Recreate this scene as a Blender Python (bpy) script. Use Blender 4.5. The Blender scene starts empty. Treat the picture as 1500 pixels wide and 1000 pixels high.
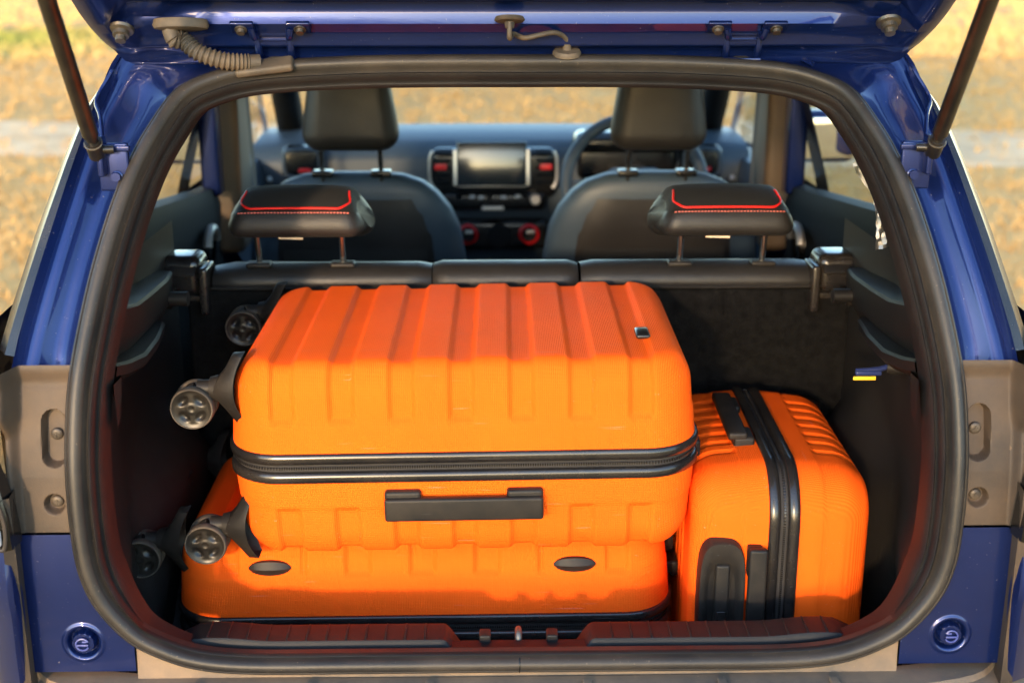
import bpy, bmesh, math, random
from mathutils import Vector, Matrix
R = math.radians
scene = bpy.context.scene
random.seed(7)

# ---------------------------------------------------------------- camera, sky, sun, exposure
cam = bpy.data.cameras.new('camera'); camo = bpy.data.objects.new('camera', cam)
scene.collection.objects.link(camo); scene.camera = camo
camo.location = (-.038, 0, 1.60); camo.rotation_euler = (R(90 - 16.5), 0, R(-1.07))
cam.sensor_width = 36; cam.lens = 44.4; cam.clip_start = .05; cam.clip_end = 3000
cam.dof.use_dof = True; cam.dof.focus_distance = 1.80; cam.dof.aperture_fstop = 3.4

SUN_AZ, SUN_EL = R(17), R(11)                   # light travels right and into the car, low evening sun
world = bpy.data.worlds.new('World'); scene.world = world; world.use_nodes = True
wn = world.node_tree.nodes; wl = world.node_tree.links
sky = wn.new('ShaderNodeTexSky'); sky.sky_type = 'NISHITA'; sky.sun_disc = False
sky.sun_elevation = SUN_EL; sky.sun_rotation = math.pi + SUN_AZ
sky.air_density = 1.0; sky.dust_density = .5; sky.ozone_density = 2.0
wl.new(sky.outputs[0], wn['Background'].inputs[0]); wn['Background'].inputs[1].default_value = .15
sun = bpy.data.lights.new('sun', 'SUN'); sun.energy = .80; sun.angle = R(3.0); sun.color = (1, .70, .42)
suno = bpy.data.objects.new('sun', sun); scene.collection.objects.link(suno)
sd = Vector((math.sin(SUN_AZ)*math.cos(SUN_EL), math.cos(SUN_AZ)*math.cos(SUN_EL), -math.sin(SUN_EL)))
suno.rotation_euler = sd.to_track_quat('-Z', 'Y').to_euler(); suno.location = (-3, -6, 4)
vs = scene.view_settings; vs.view_transform = 'Standard'; vs.look = 'None'; vs.gamma = 1; vs.exposure = 2.88
scene.render.resolution_x = 1024; scene.render.resolution_y = 682

# ---------------------------------------------------------------- materials
def mat(name, col, rough=.5, metal=0, spec=.5, coat=0, coat_rough=.05, dust=None, dust_amt=.0, dust_scale=6,
        bump=0, bump_scale=200, var=0, var_scale=8, scratch=0, sheen=0, rough_var=0, speck=None, wrinkle=0):
    m = bpy.data.materials.new(name); m.use_nodes = True
    n = m.node_tree.nodes; l = m.node_tree.links; b = n['Principled BSDF']
    b.inputs['Base Color'].default_value = (*col, 1); b.inputs['Roughness'].default_value = rough
    b.inputs['Metallic'].default_value = metal; b.inputs['Specular IOR Level'].default_value = spec
    b.inputs['Coat Weight'].default_value = coat; b.inputs['Coat Roughness'].default_value = coat_rough
    if sheen: b.inputs['Sheen Weight'].default_value = sheen
    tc = n.new('ShaderNodeTexCoord'); co = tc.outputs['Object']
    def noise(s, d=4, r=.6):
        t = n.new('ShaderNodeTexNoise'); t.inputs['Scale'].default_value = s; t.inputs['Detail'].default_value = d
        t.inputs['Roughness'].default_value = r; l.new(co, t.inputs['Vector']); return t.outputs['Fac']
    def ramp(src, a, bb, lo=0, hi=1):
        r = n.new('ShaderNodeMapRange'); r.inputs[1].default_value = a; r.inputs[2].default_value = bb
        r.inputs[3].default_value = lo; r.inputs[4].default_value = hi; l.new(src, r.inputs[0]); return r.outputs[0]
    def mix(f, a, c):
        x = n.new('ShaderNodeMix'); x.data_type = 'RGBA'
        if isinstance(f, float): x.inputs[0].default_value = f
        else: l.new(f, x.inputs[0])
        for k, q in ((6, a), (7, c)):
            if isinstance(q, tuple): x.inputs[k].default_value = (*q, 1)
            else: l.new(q, x.inputs[k])
        return x.outputs[2]
    cur = None
    if var:
        cur = mix(ramp(noise(var_scale), .3, .7), tuple(c*(1-var) for c in col), tuple(min(1, c*(1+var)) for c in col))
    rsock = None
    if dust:
        f = ramp(noise(dust_scale, 8, .65), .40, .68, dust_amt*.18, dust_amt)
        sp = ramp(noise(*( (speck[0], 2, .5) if speck else (dust_scale*28, 3, .6))), speck[2] if speck else .66, (speck[2]+.05) if speck else .74, 0, speck[1] if speck else min(1, dust_amt*1.2))
        mx = n.new('ShaderNodeMath'); mx.operation = 'MAXIMUM'; l.new(f, mx.inputs[0]); l.new(sp, mx.inputs[1])
        cur = mix(mx.outputs[0], cur or col, dust)
        rsock = ramp(mx.outputs[0], 0, 1, rough, .9)
        if coat: l.new(ramp(mx.outputs[0], 0, .8, coat, 0), b.inputs['Coat Weight'])
        if metal: l.new(ramp(mx.outputs[0], 0, .8, metal, 0), b.inputs['Metallic'])
    if scratch:
        s = n.new('ShaderNodeMapping'); s.inputs['Rotation'].default_value = (.3, .4, .9); s.inputs['Scale'].default_value = (4, 160, 90)
        l.new(co, s.inputs[0]); t = n.new('ShaderNodeTexNoise'); t.inputs['Scale'].default_value = 2.2; t.inputs['Detail'].default_value = 2
        l.new(s.outputs[0], t.inputs['Vector'])
        f = ramp(t.outputs['Fac'], .70, .76, 0, scratch)
        cur = mix(f, cur or col, tuple(min(1, c*.6+.22) for c in col))
    if rough_var and not rsock: rsock = ramp(noise(5, 5), .3, .7, max(.05, rough-rough_var), rough+rough_var)
    if cur: l.new(cur, b.inputs['Base Color'])
    if rsock: l.new(rsock, b.inputs['Roughness'])
    if bump:
        bp = n.new('ShaderNodeBump'); bp.inputs['Strength'].default_value = bump; bp.inputs['Distance'].default_value = .002
        l.new(noise(bump_scale, 4, .6), bp.inputs['Height']); last = bp
        if wrinkle:
            b2 = n.new('ShaderNodeBump'); b2.inputs['Strength'].default_value = wrinkle; b2.inputs['Distance'].default_value = .012
            l.new(noise(16, 3, .5), b2.inputs['Height']); l.new(bp.outputs[0], b2.inputs['Normal']); last = b2
        l.new(last.outputs[0], b.inputs['Normal'])
    return m

TAN = (.30, .22, .145)
M = {}
M['paint'] = mat('blue_paint', (.001, .011, .080), .30, .6, .3, .60, .012, dust=(.20, .19, .22), dust_amt=.04, dust_scale=3.5, speck=(260, .5, .72), bump=.02, bump_scale=30)
M['paint_deep'] = M['paint']
M['dusty'] = mat('dusty_black_plastic', (.012, .0115, .0115), .55, spec=.3, dust=(.30, .185, .10), dust_amt=.26, dust_scale=3.2, bump=.15, bump_scale=500)
M['dustier'] = mat('dust_coated_plastic', (.07, .06, .05), .7, dust=(.30, .19, .105), dust_amt=.6, dust_scale=7, bump=.2, bump_scale=300)
M['rubber'] = mat('weather_rubber', (.0075, .008, .009), .45, spec=.35, dust=TAN, dust_amt=.10, dust_scale=6, speck=(330, .4, .70), bump=.12, bump_scale=120)
M['trim'] = mat('black_trim', (.005, .005, .006), .5, spec=.25, dust=TAN, dust_amt=.035, dust_scale=8, bump=.25, bump_scale=900)
M['trim_dark'] = mat('boot_lining', (.011, .0105, .0102), .5, spec=.25, dust=TAN, dust_amt=.03, dust_scale=8, bump=.3, bump_scale=600)
M['carpet'] = mat('seatback_carpet', (.006, .0057, .0055), .95, spec=.08, var=.5, var_scale=60, bump=.8, bump_scale=420, sheen=.0)
M['leather'] = mat('dark_leather', (.016, .0145, .0138), .45, spec=.35, bump=.25, bump_scale=260, var=.2, rough_var=.08, wrinkle=.12)
M['leather_top'] = mat('headrest_cloth', (.011, .0105, .010), .75, bump=.35, bump_scale=500, var=.25)
M['red'] = mat('red_piping', (.70, .012, .008), .45)
M['stitch'] = mat('pink_thread', (.65, .16, .12), .7)
M['chrome'] = mat('polished_steel', (.50, .48, .46), .24, 1)
M['steel'] = mat('zinc_bolt', (.15, .135, .115), .40, 1, dust=TAN, dust_amt=.2)
M['black_gloss'] = mat('black_gloss_plastic', (.007, .007, .008), .22, dust=TAN, dust_amt=.05, dust_scale=10, scratch=.10)
M['black_satin'] = mat('black_satin_plastic', (.0065, .0065, .007), .48, spec=.22, dust=TAN, dust_amt=.06, dust_scale=12, scratch=.15)
M['strut'] = mat('strut_black', (.006, .0055, .005), .28, dust=TAN, dust_amt=.06, dust_scale=20)
M['wheel'] = mat('caster_plastic', (.006, .006, .006), .35, spec=.35, dust=TAN, dust_amt=.05, dust_scale=25)
M['tyre'] = mat('caster_tread', (.03, .027, .024), .65, spec=.2, dust=TAN, dust_amt=.3, dust_scale=30)
M['zip'] = mat('zipper_tape', (.022, .019, .018), .75, bump=.4, bump_scale=900)
M['dash'] = mat('dashboard_plastic', (.026, .042, .060), .48, spec=.35, bump=.1, bump_scale=400)
M['bezel'] = mat('console_black', (.006, .006, .006), .25)
M['silver'] = mat('silver_trim', (.55, .52, .47), .35, .8)
M['red_knob'] = mat('red_accent', (.55, .008, .01), .35)
M['door'] = mat('door_trim', (.004, .005, .006), .65, spec=.12, bump=.1, bump_scale=400)
M['pillar'] = mat('pillar_trim', (.075, .047, .024), .65, bump=.1)  # warm brown base carries the sun's tint on the pillars
M['belt'] = mat('seatbelt_web', (.05, .035, .022), .8, bump=.4, bump_scale=700)
M['headlining'] = mat('headlining', (.09, .08, .07), .9)
M['hose'] = mat('wiring_boot_rubber', (.02, .019, .017), .6, dust=(.30, .21, .125), dust_amt=.30, dust_scale=14)
M['tag'] = mat('paper_tag', (.72, .58, .45), .7)
M['yellow'] = mat('yellow_label', (.75, .45, .02), .5)
M['hook_blue'] = mat('hook_navy', (.02, .03, .10), .25)
M['lamp_clear'] = mat('lamp_lens_grey', (.45, .45, .45), .12, 0, .5, 1, .02)
M['tread'] = mat('road_tyre', (.03, .03, .03), .85, dust=TAN, dust_amt=.3)
M['letter'] = mat('badge_lettering', (.8, .8, .78), .3, .6)
M['mark'] = mat('stopper_blue', (.03, .045, .20), .35, dust=(.30, .28, .33), dust_amt=.25, dust_scale=40)
M['mirror'] = mat('mirror_glass', (.9, .9, .9), .02, 1)
M['screen'] = mat('screen_glass', (.010, .014, .017), .14, 0, .5, .2, .05)
M['screw'] = mat('black_screw', (.035, .03, .026), .45, .5, dust=TAN, dust_amt=.25, dust_scale=60)
M['white'] = mat('button_print', (.5, .5, .5), .5)

def glass(name, tint, gl=.05, rough=0.0):
    m = bpy.data.materials.new(name); m.use_nodes = True
    n = m.node_tree.nodes; l = m.node_tree.links; n.remove(n['Principled BSDF'])
    t = n.new('ShaderNodeBsdfTransparent'); t.inputs[0].default_value = (*tint, 1)
    g = n.new('ShaderNodeBsdfGlossy'); g.inputs['Roughness'].default_value = rough
    lw = n.new('ShaderNodeLayerWeight'); lw.inputs[0].default_value = .5
    pw = n.new('ShaderNodeMath'); pw.operation = 'POWER'; pw.inputs[1].default_value = 5; l.new(lw.outputs['Facing'], pw.inputs[0])
    fr = n.new('ShaderNodeMapRange'); fr.inputs[3].default_value = gl; fr.inputs[4].default_value = .95; l.new(pw.outputs[0], fr.inputs[0])
    mx = n.new('ShaderNodeMixShader'); l.new(fr.outputs[0], mx.inputs[0]); l.new(t.outputs[0], mx.inputs[1]); l.new(g.outputs[0], mx.inputs[2])
    l.new(mx.outputs[0], n['Material Output'].inputs['Surface']); return m
M['glass'] = glass('window_glass', (.86, .90, .88))
M['film'] = glass('plastic_film', (.50, .48, .43), .30, .5)

def orange_mat():
    m = mat('orange_shell', (.95, .111, .009), .50, spec=.012, scratch=.26, var=.05, var_scale=6)
    n = m.node_tree.nodes; l = m.node_tree.links; b = n['Principled BSDF']
    tc = n.new('ShaderNodeTexCoord'); sx = n.new('ShaderNodeSeparateXYZ'); l.new(tc.outputs['Object'], sx.inputs[0])
    def math_(op, a, c=None):
        k = n.new('ShaderNodeMath'); k.operation = op
        for i, q in enumerate((a, c)):
            if q is None: continue
            if isinstance(q, (int, float)): k.inputs[i].default_value = q
            else: l.new(q, k.inputs[i])
        return k.outputs[0]
    yz = math_('ADD', sx.outputs[1], sx.outputs[2]); K = 2*math.pi/.0052
    p = math_('SINE', math_('MULTIPLY', math_('ADD', sx.outputs[0], yz), K))
    q = math_('SINE', math_('MULTIPLY', math_('SUBTRACT', sx.outputs[0], yz), K))
    h = math_('MULTIPLY', p, q)
    bp = n.new('ShaderNodeBump'); bp.inputs['Strength'].default_value = .5; bp.inputs['Distance'].default_value = .0007
    l.new(h, bp.inputs['Height']); l.new(bp.outputs[0], b.inputs['Normal'])
    return m
M['orange'] = orange_mat()

# ---------------------------------------------------------------- mesh helpers (every shape is a pair: vertices, faces)
def join(*gs):
    V, F = [], []
    for v, f in gs:
        o = len(V); V += [tuple(p) for p in v]; F += [tuple(i + o for i in q) for q in f]
    return V, F
def xf(g, mtx): return [tuple(mtx @ Vector(p)) for p in g[0]], g[1]
def mirror(g): return [(-x, y, z) for x, y, z in g[0]], [tuple(reversed(f)) for f in g[1]]
def side(g, s): return g if s > 0 else mirror(g)
def T(x, y, z): return Matrix.Translation((x, y, z))
def rot(a, ax): return Matrix.Rotation(R(a), 4, ax)

def rbox(c, h, r, n=3, mid=1):
    """rounded box: centre, half sizes, edge radius"""
    def ax(hh):
        rr = min(r, hh*.999); k = [-hh + rr*i/n for i in range(n)]
        m_ = [-(hh-rr) + 2*(hh-rr)*i/mid for i in range(mid+1)] if hh > rr*1.001 else [0]
        return k + m_ + [-a for a in reversed(k)]
    A = [ax(v) for v in h]; N = [len(a)-1 for a in A]; idx = {}; V = []; F = []
    def vert(i, j, k):
        t = (i, j, k)
        if t not in idx:
            p = Vector((A[0][i], A[1][j], A[2][k])); q = Vector(tuple(max(-(h[a]-min(r, h[a])), min(h[a]-min(r, h[a]), p[a])) for a in range(3)))
            d = p-q; d = d.normalized()*r if d.length > 1e-9 else d
            idx[t] = len(V); V.append(tuple(q+d+Vector(c)))
        return idx[t]
    for a in range(3):
        b, e = (a+1) % 3, (a+2) % 3
        for s in (0, N[a]):
            for i in range(N[b]):
                for j in range(N[e]):
                    q = []
                    for di, dj in ((0, 0), (1, 0), (1, 1), (0, 1)):
                        t = [0, 0, 0]; t[a] = s; t[b] = i+di; t[e] = j+dj; q.append(vert(*t))
                    F.append(tuple(q if s else reversed(q)))
    return V, F

def tube(pts, r, n=10, closed=False, caps=True):
    P = [Vector(p) for p in pts]; m = len(P); rs = r if isinstance(r, (list, tuple)) else [r]*m
    V, F = [], []; up = None
    for i, p in enumerate(P):
        t = (P[(i+1) % m]-P[i-1]) if closed else (P[min(i+1, m-1)]-P[max(i-1, 0)])
        t = t.normalized() if t.length > 1e-12 else Vector((0, 0, 1))
        if up is None: up = t.orthogonal().normalized()
        up = (up - t*up.dot(t)); up = up.normalized() if up.length > 1e-6 else t.orthogonal().normalized()
        b = t.cross(up)
        for k in range(n):
            a = 2*math.pi*k/n; V.append(tuple(p + (up*math.cos(a)+b*math.sin(a))*rs[i]))
    for i in range(m if closed else m-1):
        for k in range(n):
            F.append((i*n+k, i*n+(k+1) % n, ((i+1) % m)*n+(k+1) % n, ((i+1) % m)*n+k))
    if caps and not closed: F.append(tuple(reversed(range(n)))); F.append(tuple((m-1)*n+k for k in range(n)))
    return V, F

def lathe(prof, n=24, axis='Z', c=(0, 0, 0)):
    V, F = [], []; m = len(prof)
    for i in range(n):
        a = 2*math.pi*i/n
        for r, h in prof:
            x, y = r*math.cos(a), r*math.sin(a)
            p = {'Z': (x, y, h), 'Y': (x, h, -y), 'X': (h, x, y)}[axis]; V.append((p[0]+c[0], p[1]+c[1], p[2]+c[2]))
    for i in range(n):
        for j in range(m-1):
            F.append((i*m+j, ((i+1) % n)*m+j, ((i+1) % n)*m+j+1, i*m+j+1))
    return V, F

def loft(rows, closed_u=False, closed_v=False, cap=False):
    V = [tuple(p) for r in rows for p in r]; w = len(rows[0]); h = len(rows); F = []
    for i in range(h if closed_u else h-1):
        for j in range(w if closed_v else w-1):
            F.append((i*w+j, i*w+(j+1) % w, ((i+1) % h)*w+(j+1) % w, ((i+1) % h)*w+j))
    if cap: F.append(tuple(reversed(range(w)))); F.append(tuple((h-1)*w+j for j in range(w)))
    return V, F

def prism(poly, d):
    """flat polygon (list of 3-D points) given thickness along vector d"""
    n = len(poly); d = Vector(d); V = [tuple(p) for p in poly]+[tuple(Vector(p)+d) for p in poly]
    return V, [tuple(reversed(range(n))), tuple(range(n, 2*n))]+[(i, (i+1) % n, n+(i+1) % n, n+i) for i in range(n)]

def crom(P, k=6, closed=False):
    P = [Vector(p) for p in P]; m = len(P); out = []
    for i in range(m if closed else m-1):
        a, b, c, d = (P[i-1] if (closed or i) else P[0]*2-P[1]), P[i], P[(i+1) % m], (P[(i+2) % m] if (closed or i+2 < m) else P[-1]*2-P[-2])
        for j in range(k):
            t = j/k; out.append(.5*((2*b)+(c-a)*t+(2*a-5*b+4*c-d)*t*t+(3*b-a-3*c+d)*t**3))
    if not closed: out.append(P[-1])
    return out
def lerp(a, b, t): return a+(b-a)*t
def sst(a, b, x):
    t = max(0, min(1, (x-a)/(b-a))); return t*t*(3-2*t)
def interp(x, xs, ys):
    if x <= xs[0]: return ys[0]
    for i in range(len(xs)-1):
        if x <= xs[i+1]: return lerp(ys[i], ys[i+1], (x-xs[i])/(xs[i+1]-xs[i]))
    return ys[-1]

ORG = {}
def obj(name, g, m, parent=None, local=False, angle=38, fix=True, label=None, cat=None, group=None, kind=None):
    me = bpy.data.meshes.new(name)
    off = Vector((0, 0, 0)) if (parent is None or local) else ORG[parent]
    me.from_pydata([tuple(Vector(p)-off) for p in g[0]], [], g[1])
    if fix:
        bm = bmesh.new(); bm.from_mesh(me); bmesh.ops.remove_doubles(bm, verts=bm.verts, dist=1e-6)
        bmesh.ops.recalc_face_normals(bm, faces=bm.faces); bm.to_mesh(me); bm.free()
    me.polygons.foreach_set('use_smooth', [True]*len(me.polygons)); me.set_sharp_from_angle(angle=R(angle))
    me.materials.append(M[m] if isinstance(m, str) else m)
    o = bpy.data.objects.new(name, me); scene.collection.objects.link(o)
    if parent is not None: o.parent = parent; ORG[o] = ORG[parent]
    if label: o['label'] = label
    if cat: o['category'] = cat
    if group: o['group'] = group
    if kind: o['kind'] = kind
    return o
def thing(name, label, cat, loc, rotm=None, group=None):
    o = bpy.data.objects.new(name, None); scene.collection.objects.link(o); o.empty_display_size = .1
    o.location = loc
    if rotm is not None: o.rotation_euler = rotm.to_euler()
    o['label'] = label; o['category'] = cat
    if group: o['group'] = group
    ORG[o] = Vector(loc); return o

# ---------------------------------------------------------------- ground
def ground_mat():
    m = bpy.data.materials.new('dry_grass_ground'); m.use_nodes = True
    n = m.node_tree.nodes; l = m.node_tree.links; b = n['Principled BSDF']; b.inputs['Roughness'].default_value = .95
    b.inputs['Specular IOR Level'].default_value = .1
    tc = n.new('ShaderNodeTexCoord')
    def noise(s, d=6):
        t = n.new('ShaderNodeTexNoise'); t.inputs['Scale'].default_value = s; t.inputs['Detail'].default_value = d
        l.new(tc.outputs['Object'], t.inputs['Vector']); return t.outputs['Fac']
    def rmp(src, stops):
        r = n.new('ShaderNodeValToRGB'); e = r.color_ramp.elements
        e[0].position, e[0].color = stops[0][0], (*stops[0][1], 1); e[1].position, e[1].color = stops[-1][0], (*stops[-1][1], 1)
        for p, c in stops[1:-1]:
            k = e.new(p); k.color = (*c, 1)
        l.new(src, r.inputs[0]); return r.outputs[0]
    a = rmp(noise(.35), [(.3, (.40, .215, .065)), (.5, (.46, .255, .08)), (.7, (.50, .295, .10))])
    c = rmp(noise(6), [(.35, (.40, .215, .07)), (.65, (.50, .295, .10))])
    x = n.new('ShaderNodeMix'); x.data_type = 'RGBA'; x.inputs[0].default_value = .5; l.new(a, x.inputs[6]); l.new(c, x.inputs[7])
    # a greener hollow out in the field
    d = n.new('ShaderNodeVectorMath'); d.operation = 'DISTANCE'; d.inputs[1].default_value = (-11.5, 29, 0); l.new(tc.outputs['Object'], d.inputs[0])
    mr = n.new('ShaderNodeMapRange'); mr.inputs[1].default_value = 1.5; mr.inputs[2].default_value = 6.5; mr.inputs[3].default_value = .75; mr.inputs[4].default_value = 0
    l.new(d.outputs['Value'], mr.inputs[0])
    y = n.new('ShaderNodeMix'); y.data_type = 'RGBA'; y.inputs[7].default_value = (.17, .22, .045, 1); l.new(mr.outputs[0], y.inputs[0]); l.new(x.outputs[2], y.inputs[6])
    l.new(y.outputs[2], b.inputs['Base Color'])
    bp = n.new('ShaderNodeBump'); bp.inputs['Strength'].default_value = .5; bp.inputs['Distance'].default_value = .03
    l.new(noise(14, 8), bp.inputs['Height']); l.new(bp.outputs[0], b.inputs['Normal'])
    return m
M['ground'] = ground_mat()
M['track'] = mat('dirt_track', (.55, .36, .19), .95, spec=.1, var=.25, var_scale=1.5, bump=1, bump_scale=14)
M['straw'] = mat('dry_grass', (.46, .275, .10), .8, spec=.05, var=.10, var_scale=.5)
def add_green(m):
    n = m.node_tree.nodes; l = m.node_tree.links; b = n['Principled BSDF']; src = b.inputs['Base Color'].links[0].from_socket
    tc = n.new('ShaderNodeTexCoord'); mp = n.new('ShaderNodeMapping'); mp.inputs['Scale'].default_value = (1, .45, 1); l.new(tc.outputs['Object'], mp.inputs[0])
    d = n.new('ShaderNodeVectorMath'); d.operation = 'DISTANCE'; d.inputs[1].default_value = (-11.2, 29*.45, 0); l.new(mp.outputs[0], d.inputs[0])
    mr = n.new('ShaderNodeMapRange'); mr.inputs[1].default_value = .8; mr.inputs[2].default_value = 4.6; mr.inputs[3].default_value = .8; mr.inputs[4].default_value = 0; l.new(d.outputs['Value'], mr.inputs[0])
    y = n.new('ShaderNodeMix'); y.data_type = 'RGBA'; y.inputs[7].default_value = (.17, .20, .035, 1); l.new(mr.outputs[0], y.inputs[0]); l.new(src, y.inputs[6]); l.new(y.outputs[2], b.inputs['Base Color'])
add_green(M['straw']); add_green(M['ground'])
obj('ground', ([(-900, -300, 0), (900, -300, 0), (900, 1800, 0), (-900, 1800, 0)], [(0, 1, 2, 3)]), 'ground', kind='structure', fix=False)
def track():
    rows = []
    for i in range(41):
        x = -60+3*i; yc = 12.1-.18*x+.5*math.sin(x*.21)+.0008*x*x
        rows.append([(x, yc-1.3-.2*math.sin(x*.9), .004), (x, yc, .008), (x, yc+1.3+.2*math.sin(x*.7+1), .004)])
    return loft(rows)
obj('dirt_path', track(), 'track', kind='structure')
def tufts():
    V, F = [], []; rnd = random.Random(3)
    for _ in range(46000):
        r = 3.0+34*rnd.random()**1.6; a = rnd.uniform(-1.05, 1.05)
        x, y = r*math.sin(a), r*math.cos(a)
        if abs(x) < .98 and y < 5.6: continue
        yc = 12.1-.18*x+.5*math.sin(x*.21)
        if abs(y-yc) < 1.25 and rnd.random() < .5: continue
        s = rnd.uniform(.6, 1.3)*(1+.03*r)
        for k in range(4):
            an = rnd.uniform(0, 6.283); w = .004*s*(1+.07*r); h = rnd.uniform(.02, .055)*s
            dx, dy = math.cos(an)*w, math.sin(an)*w; lx, ly = rnd.uniform(-.05, .05)*s, rnd.uniform(-.05, .05)*s
            bx, by = x+rnd.uniform(-.06, .06), y+rnd.uniform(-.06, .06); o = len(V)
            V.extend([(bx-dx, by-dy, -.005), (bx+dx, by+dy, -.005), (bx+lx, by+ly, h)]); F.append((o, o+1, o+2))
    for _ in range(16000):
        r = 25+150*rnd.random()**1.5; a = rnd.uniform(-.75, .75); x, y = r*math.sin(a), r*math.cos(a); o = len(V)
        an = rnd.uniform(-.6, .6); w = .004*r; h = rnd.uniform(.08, .20)
        V.extend([(x-w*math.cos(an), y-w*math.sin(an), -.01), (x+w*math.cos(an), y+w*math.sin(an), -.01), (x+rnd.uniform(-.3, .3)*w, y+rnd.uniform(.02, .15), h)]); F.append((o, o+1, o+2))
    return V, F
obj('dry_grass_blades', tufts(), 'straw', kind='stuff', fix=False, label='dry straw grass growing over the field', cat='grass')

# ---------------------------------------------------------------- the car
CAR = thing('hatchback_car', 'dusty blue hatchback with its tailgate raised and boot loaded', 'car', (0, 3.4, 0))
# half outline of the hatch opening (right side, from the middle of the roof down to the middle of the sill)
S = [(0, 1.806, 1.481), (.12, 1.806, 1.481), (.24, 1.804, 1.479), (.36, 1.796, 1.472), (.425, 1.779, 1.458), (.467, 1.755, 1.436), (.497, 1.714, 1.391),
     (.515, 1.688, 1.355), (.528, 1.664, 1.32), (.541, 1.635, 1.275), (.556, 1.597, 1.21), (.570, 1.560, 1.133), (.577, 1.539, 1.08), (.5805, 1.522, 1.02),
     (.5815, 1.512, .97), (.580, 1.505, .905), (.574, 1.501, .845), (.557, 1.5, .796), (.521, 1.5, .748), (.482, 1.5, .722), (.43, 1.5, .703),
     (.355, 1.5, .695), (.22, 1.5, .6945), (.1, 1.5, .6945)]
half = crom(S + [(0, 1.5, .6945)], 5)
ring = half + [Vector((-p.x, p.y, p.z)) for p in reversed(half[1:-1])]
def ring_frames():
    fr = []; n = len(ring)
    for i, p in enumerate(ring):
        t = (ring[(i+1) % n]-ring[i-1]).normalized()
        t2 = Vector((t.x, 0, t.z)).normalized() if abs(t.x)+abs(t.z) > 1e-6 else t
        slope = interp(p.z, [.8, 1.0, 1.15, 1.3, 1.42, 1.5], [0, .15, .42, .68, .85, .95])
        m = Vector((0, -1, slope)).normalized()
        a = t.cross(m).normalized(); c = Vector((0, 1.6, 1.08))-p
        if a.dot(Vector((c.x, 0, c.z))) < 0: a = -a
        fr.append((p, a, m))
    return fr
FR = ring_frames()
def sweep_ring(prof, fn=None, closed=False):
    rows = []
    for p, a, m in FR:
        k = 1 if fn is None else fn(p)
        rows.append([p + a*(q[0] if q[0] <= .027 else .027+(q[0]-.027)*k) + (m*q[1] if q[1] > -.0165 else m*-.0165+Vector((0, -.0165-q[1], 0))) for q in prof])
    return loft(rows, closed_u=True, closed_v=closed)
def narrow(p): return 1 if p.z > .86 else lerp(-.5, 1, sst(.698, .82, p.z))
seal = obj('weather_seal', sweep_ring([(-.001, -.016), (-.0015, .000), (.000, .0035), (.002, .0045), (.0035, .0035), (.0045, .0055), (.0065, .010), (.0105, .0122), (.0155, .0122), (.0195, .0098), (.0225, .004), (.0235, -.004), (.027, -.006), (.027, -.016)], closed=True), 'rubber', CAR, angle=60)
obj('seal_lip', sweep_ring([(.027, -.006), (.0285, .0005), (.031, .0015), (.0335, -.002), (.0345, -.008), (.0352, -.013), (.037, -.0145)], narrow), 'trim', CAR, angle=60)
obj('opening_trim', sweep_ring([(.037, -.0145), (.0390, -.012), (.0415, -.0165), (.0430, -.026), (.0440, -.038), (.0440, -.050)], narrow), 'trim', CAR, angle=70)

obj('seal_joint', tube([FR_[0]+FR_[1]*q[0]+FR_[2]*(q[1]+.0004) for q in ((-.001, .001), (.002, .0045), (.0045, .0055), (.0065, .010), (.0105, .0122), (.0155, .0122), (.0195, .0098), (.0225, .004))], .0009, 6) if (FR_ := FR[len(half)-1]) else None, 'bezel', seal)
# painted jamb beside and above the opening
J = [(0, 1.862, 1.513), (.12, 1.862, 1.513), (.24, 1.861, 1.512), (.36, 1.858, 1.511), (.455, 1.853, 1.507), (.552, 1.845, 1.490), (.579, 1.796, 1.434), (.588, 1.752, 1.392),
     (.599, 1.712, 1.345), (.614, 1.672, 1.285), (.635, 1.626, 1.205), (.653, 1.592, 1.135), (.658, 1.572, 1.10), (.660, 1.558, 1.08)]
Sj = S[:12] + [(.573, 1.552, 1.105), (.576, 1.541, 1.085)]
Js = crom(J, 5); Ss = crom(Sj, 5)
def jamb():
    rows = []
    for s_, j_ in zip(Ss, Js):
        d = (j_-s_); row = []
        up = sst(1.44, 1.40, s_.z)     # gutter depth grows down the pillar
        for t, dep in ((-.03, .016), (.02, .017), (.10, .026), (.22, .034), (.36, .036), (.50, .030), (.62, .017), (.72, .010), (.82, .010), (.90, .014), (.95, .008), (1.0, .0)):
            q = s_+d*t; k = dep*lerp(.55, 1, up)
            row.append(Vector((q.x, q.y+k, q.z-k*.25)))
        rows.append(row)
    return loft(rows)
for s in (1, -1):
    jb = obj('hatch_jamb', side(jamb(), s), 'paint', CAR, angle=55)
    # pressed bracket for the strut and two stamped beads
    bead = crom([(.560, 1.800, 1.462), (.578, 1.775, 1.425), (.566, 1.745, 1.405), (.556, 1.712, 1.372)], 5)
    obj('pressed_bead', side(tube(bead, .0028, 8), s), 'paint', jb)
    obj('pressed_bead', side(tube(crom([(.398, 1.834, 1.492), (.404, 1.820, 1.478), (.420, 1.806, 1.468)], 5), .0035, 8), s), 'paint', jb)
    obj('strut_bracket', side(join(rbox((.532, 1.675, 1.347), (.020, .004, .032), .003), rbox((.545, 1.668, 1.362), (.004, .012, .026), .003), rbox((.530, 1.668, 1.372), (.022, .003, .004), .002)), s), 'paint', jb)
    obj('bolt', side(lathe([(0, -.006), (.006, -.006), (.006, 0), (.008, .001)], 12, 'Y', (.528, 1.668, 1.335)), s), 'paint', jb)

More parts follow.
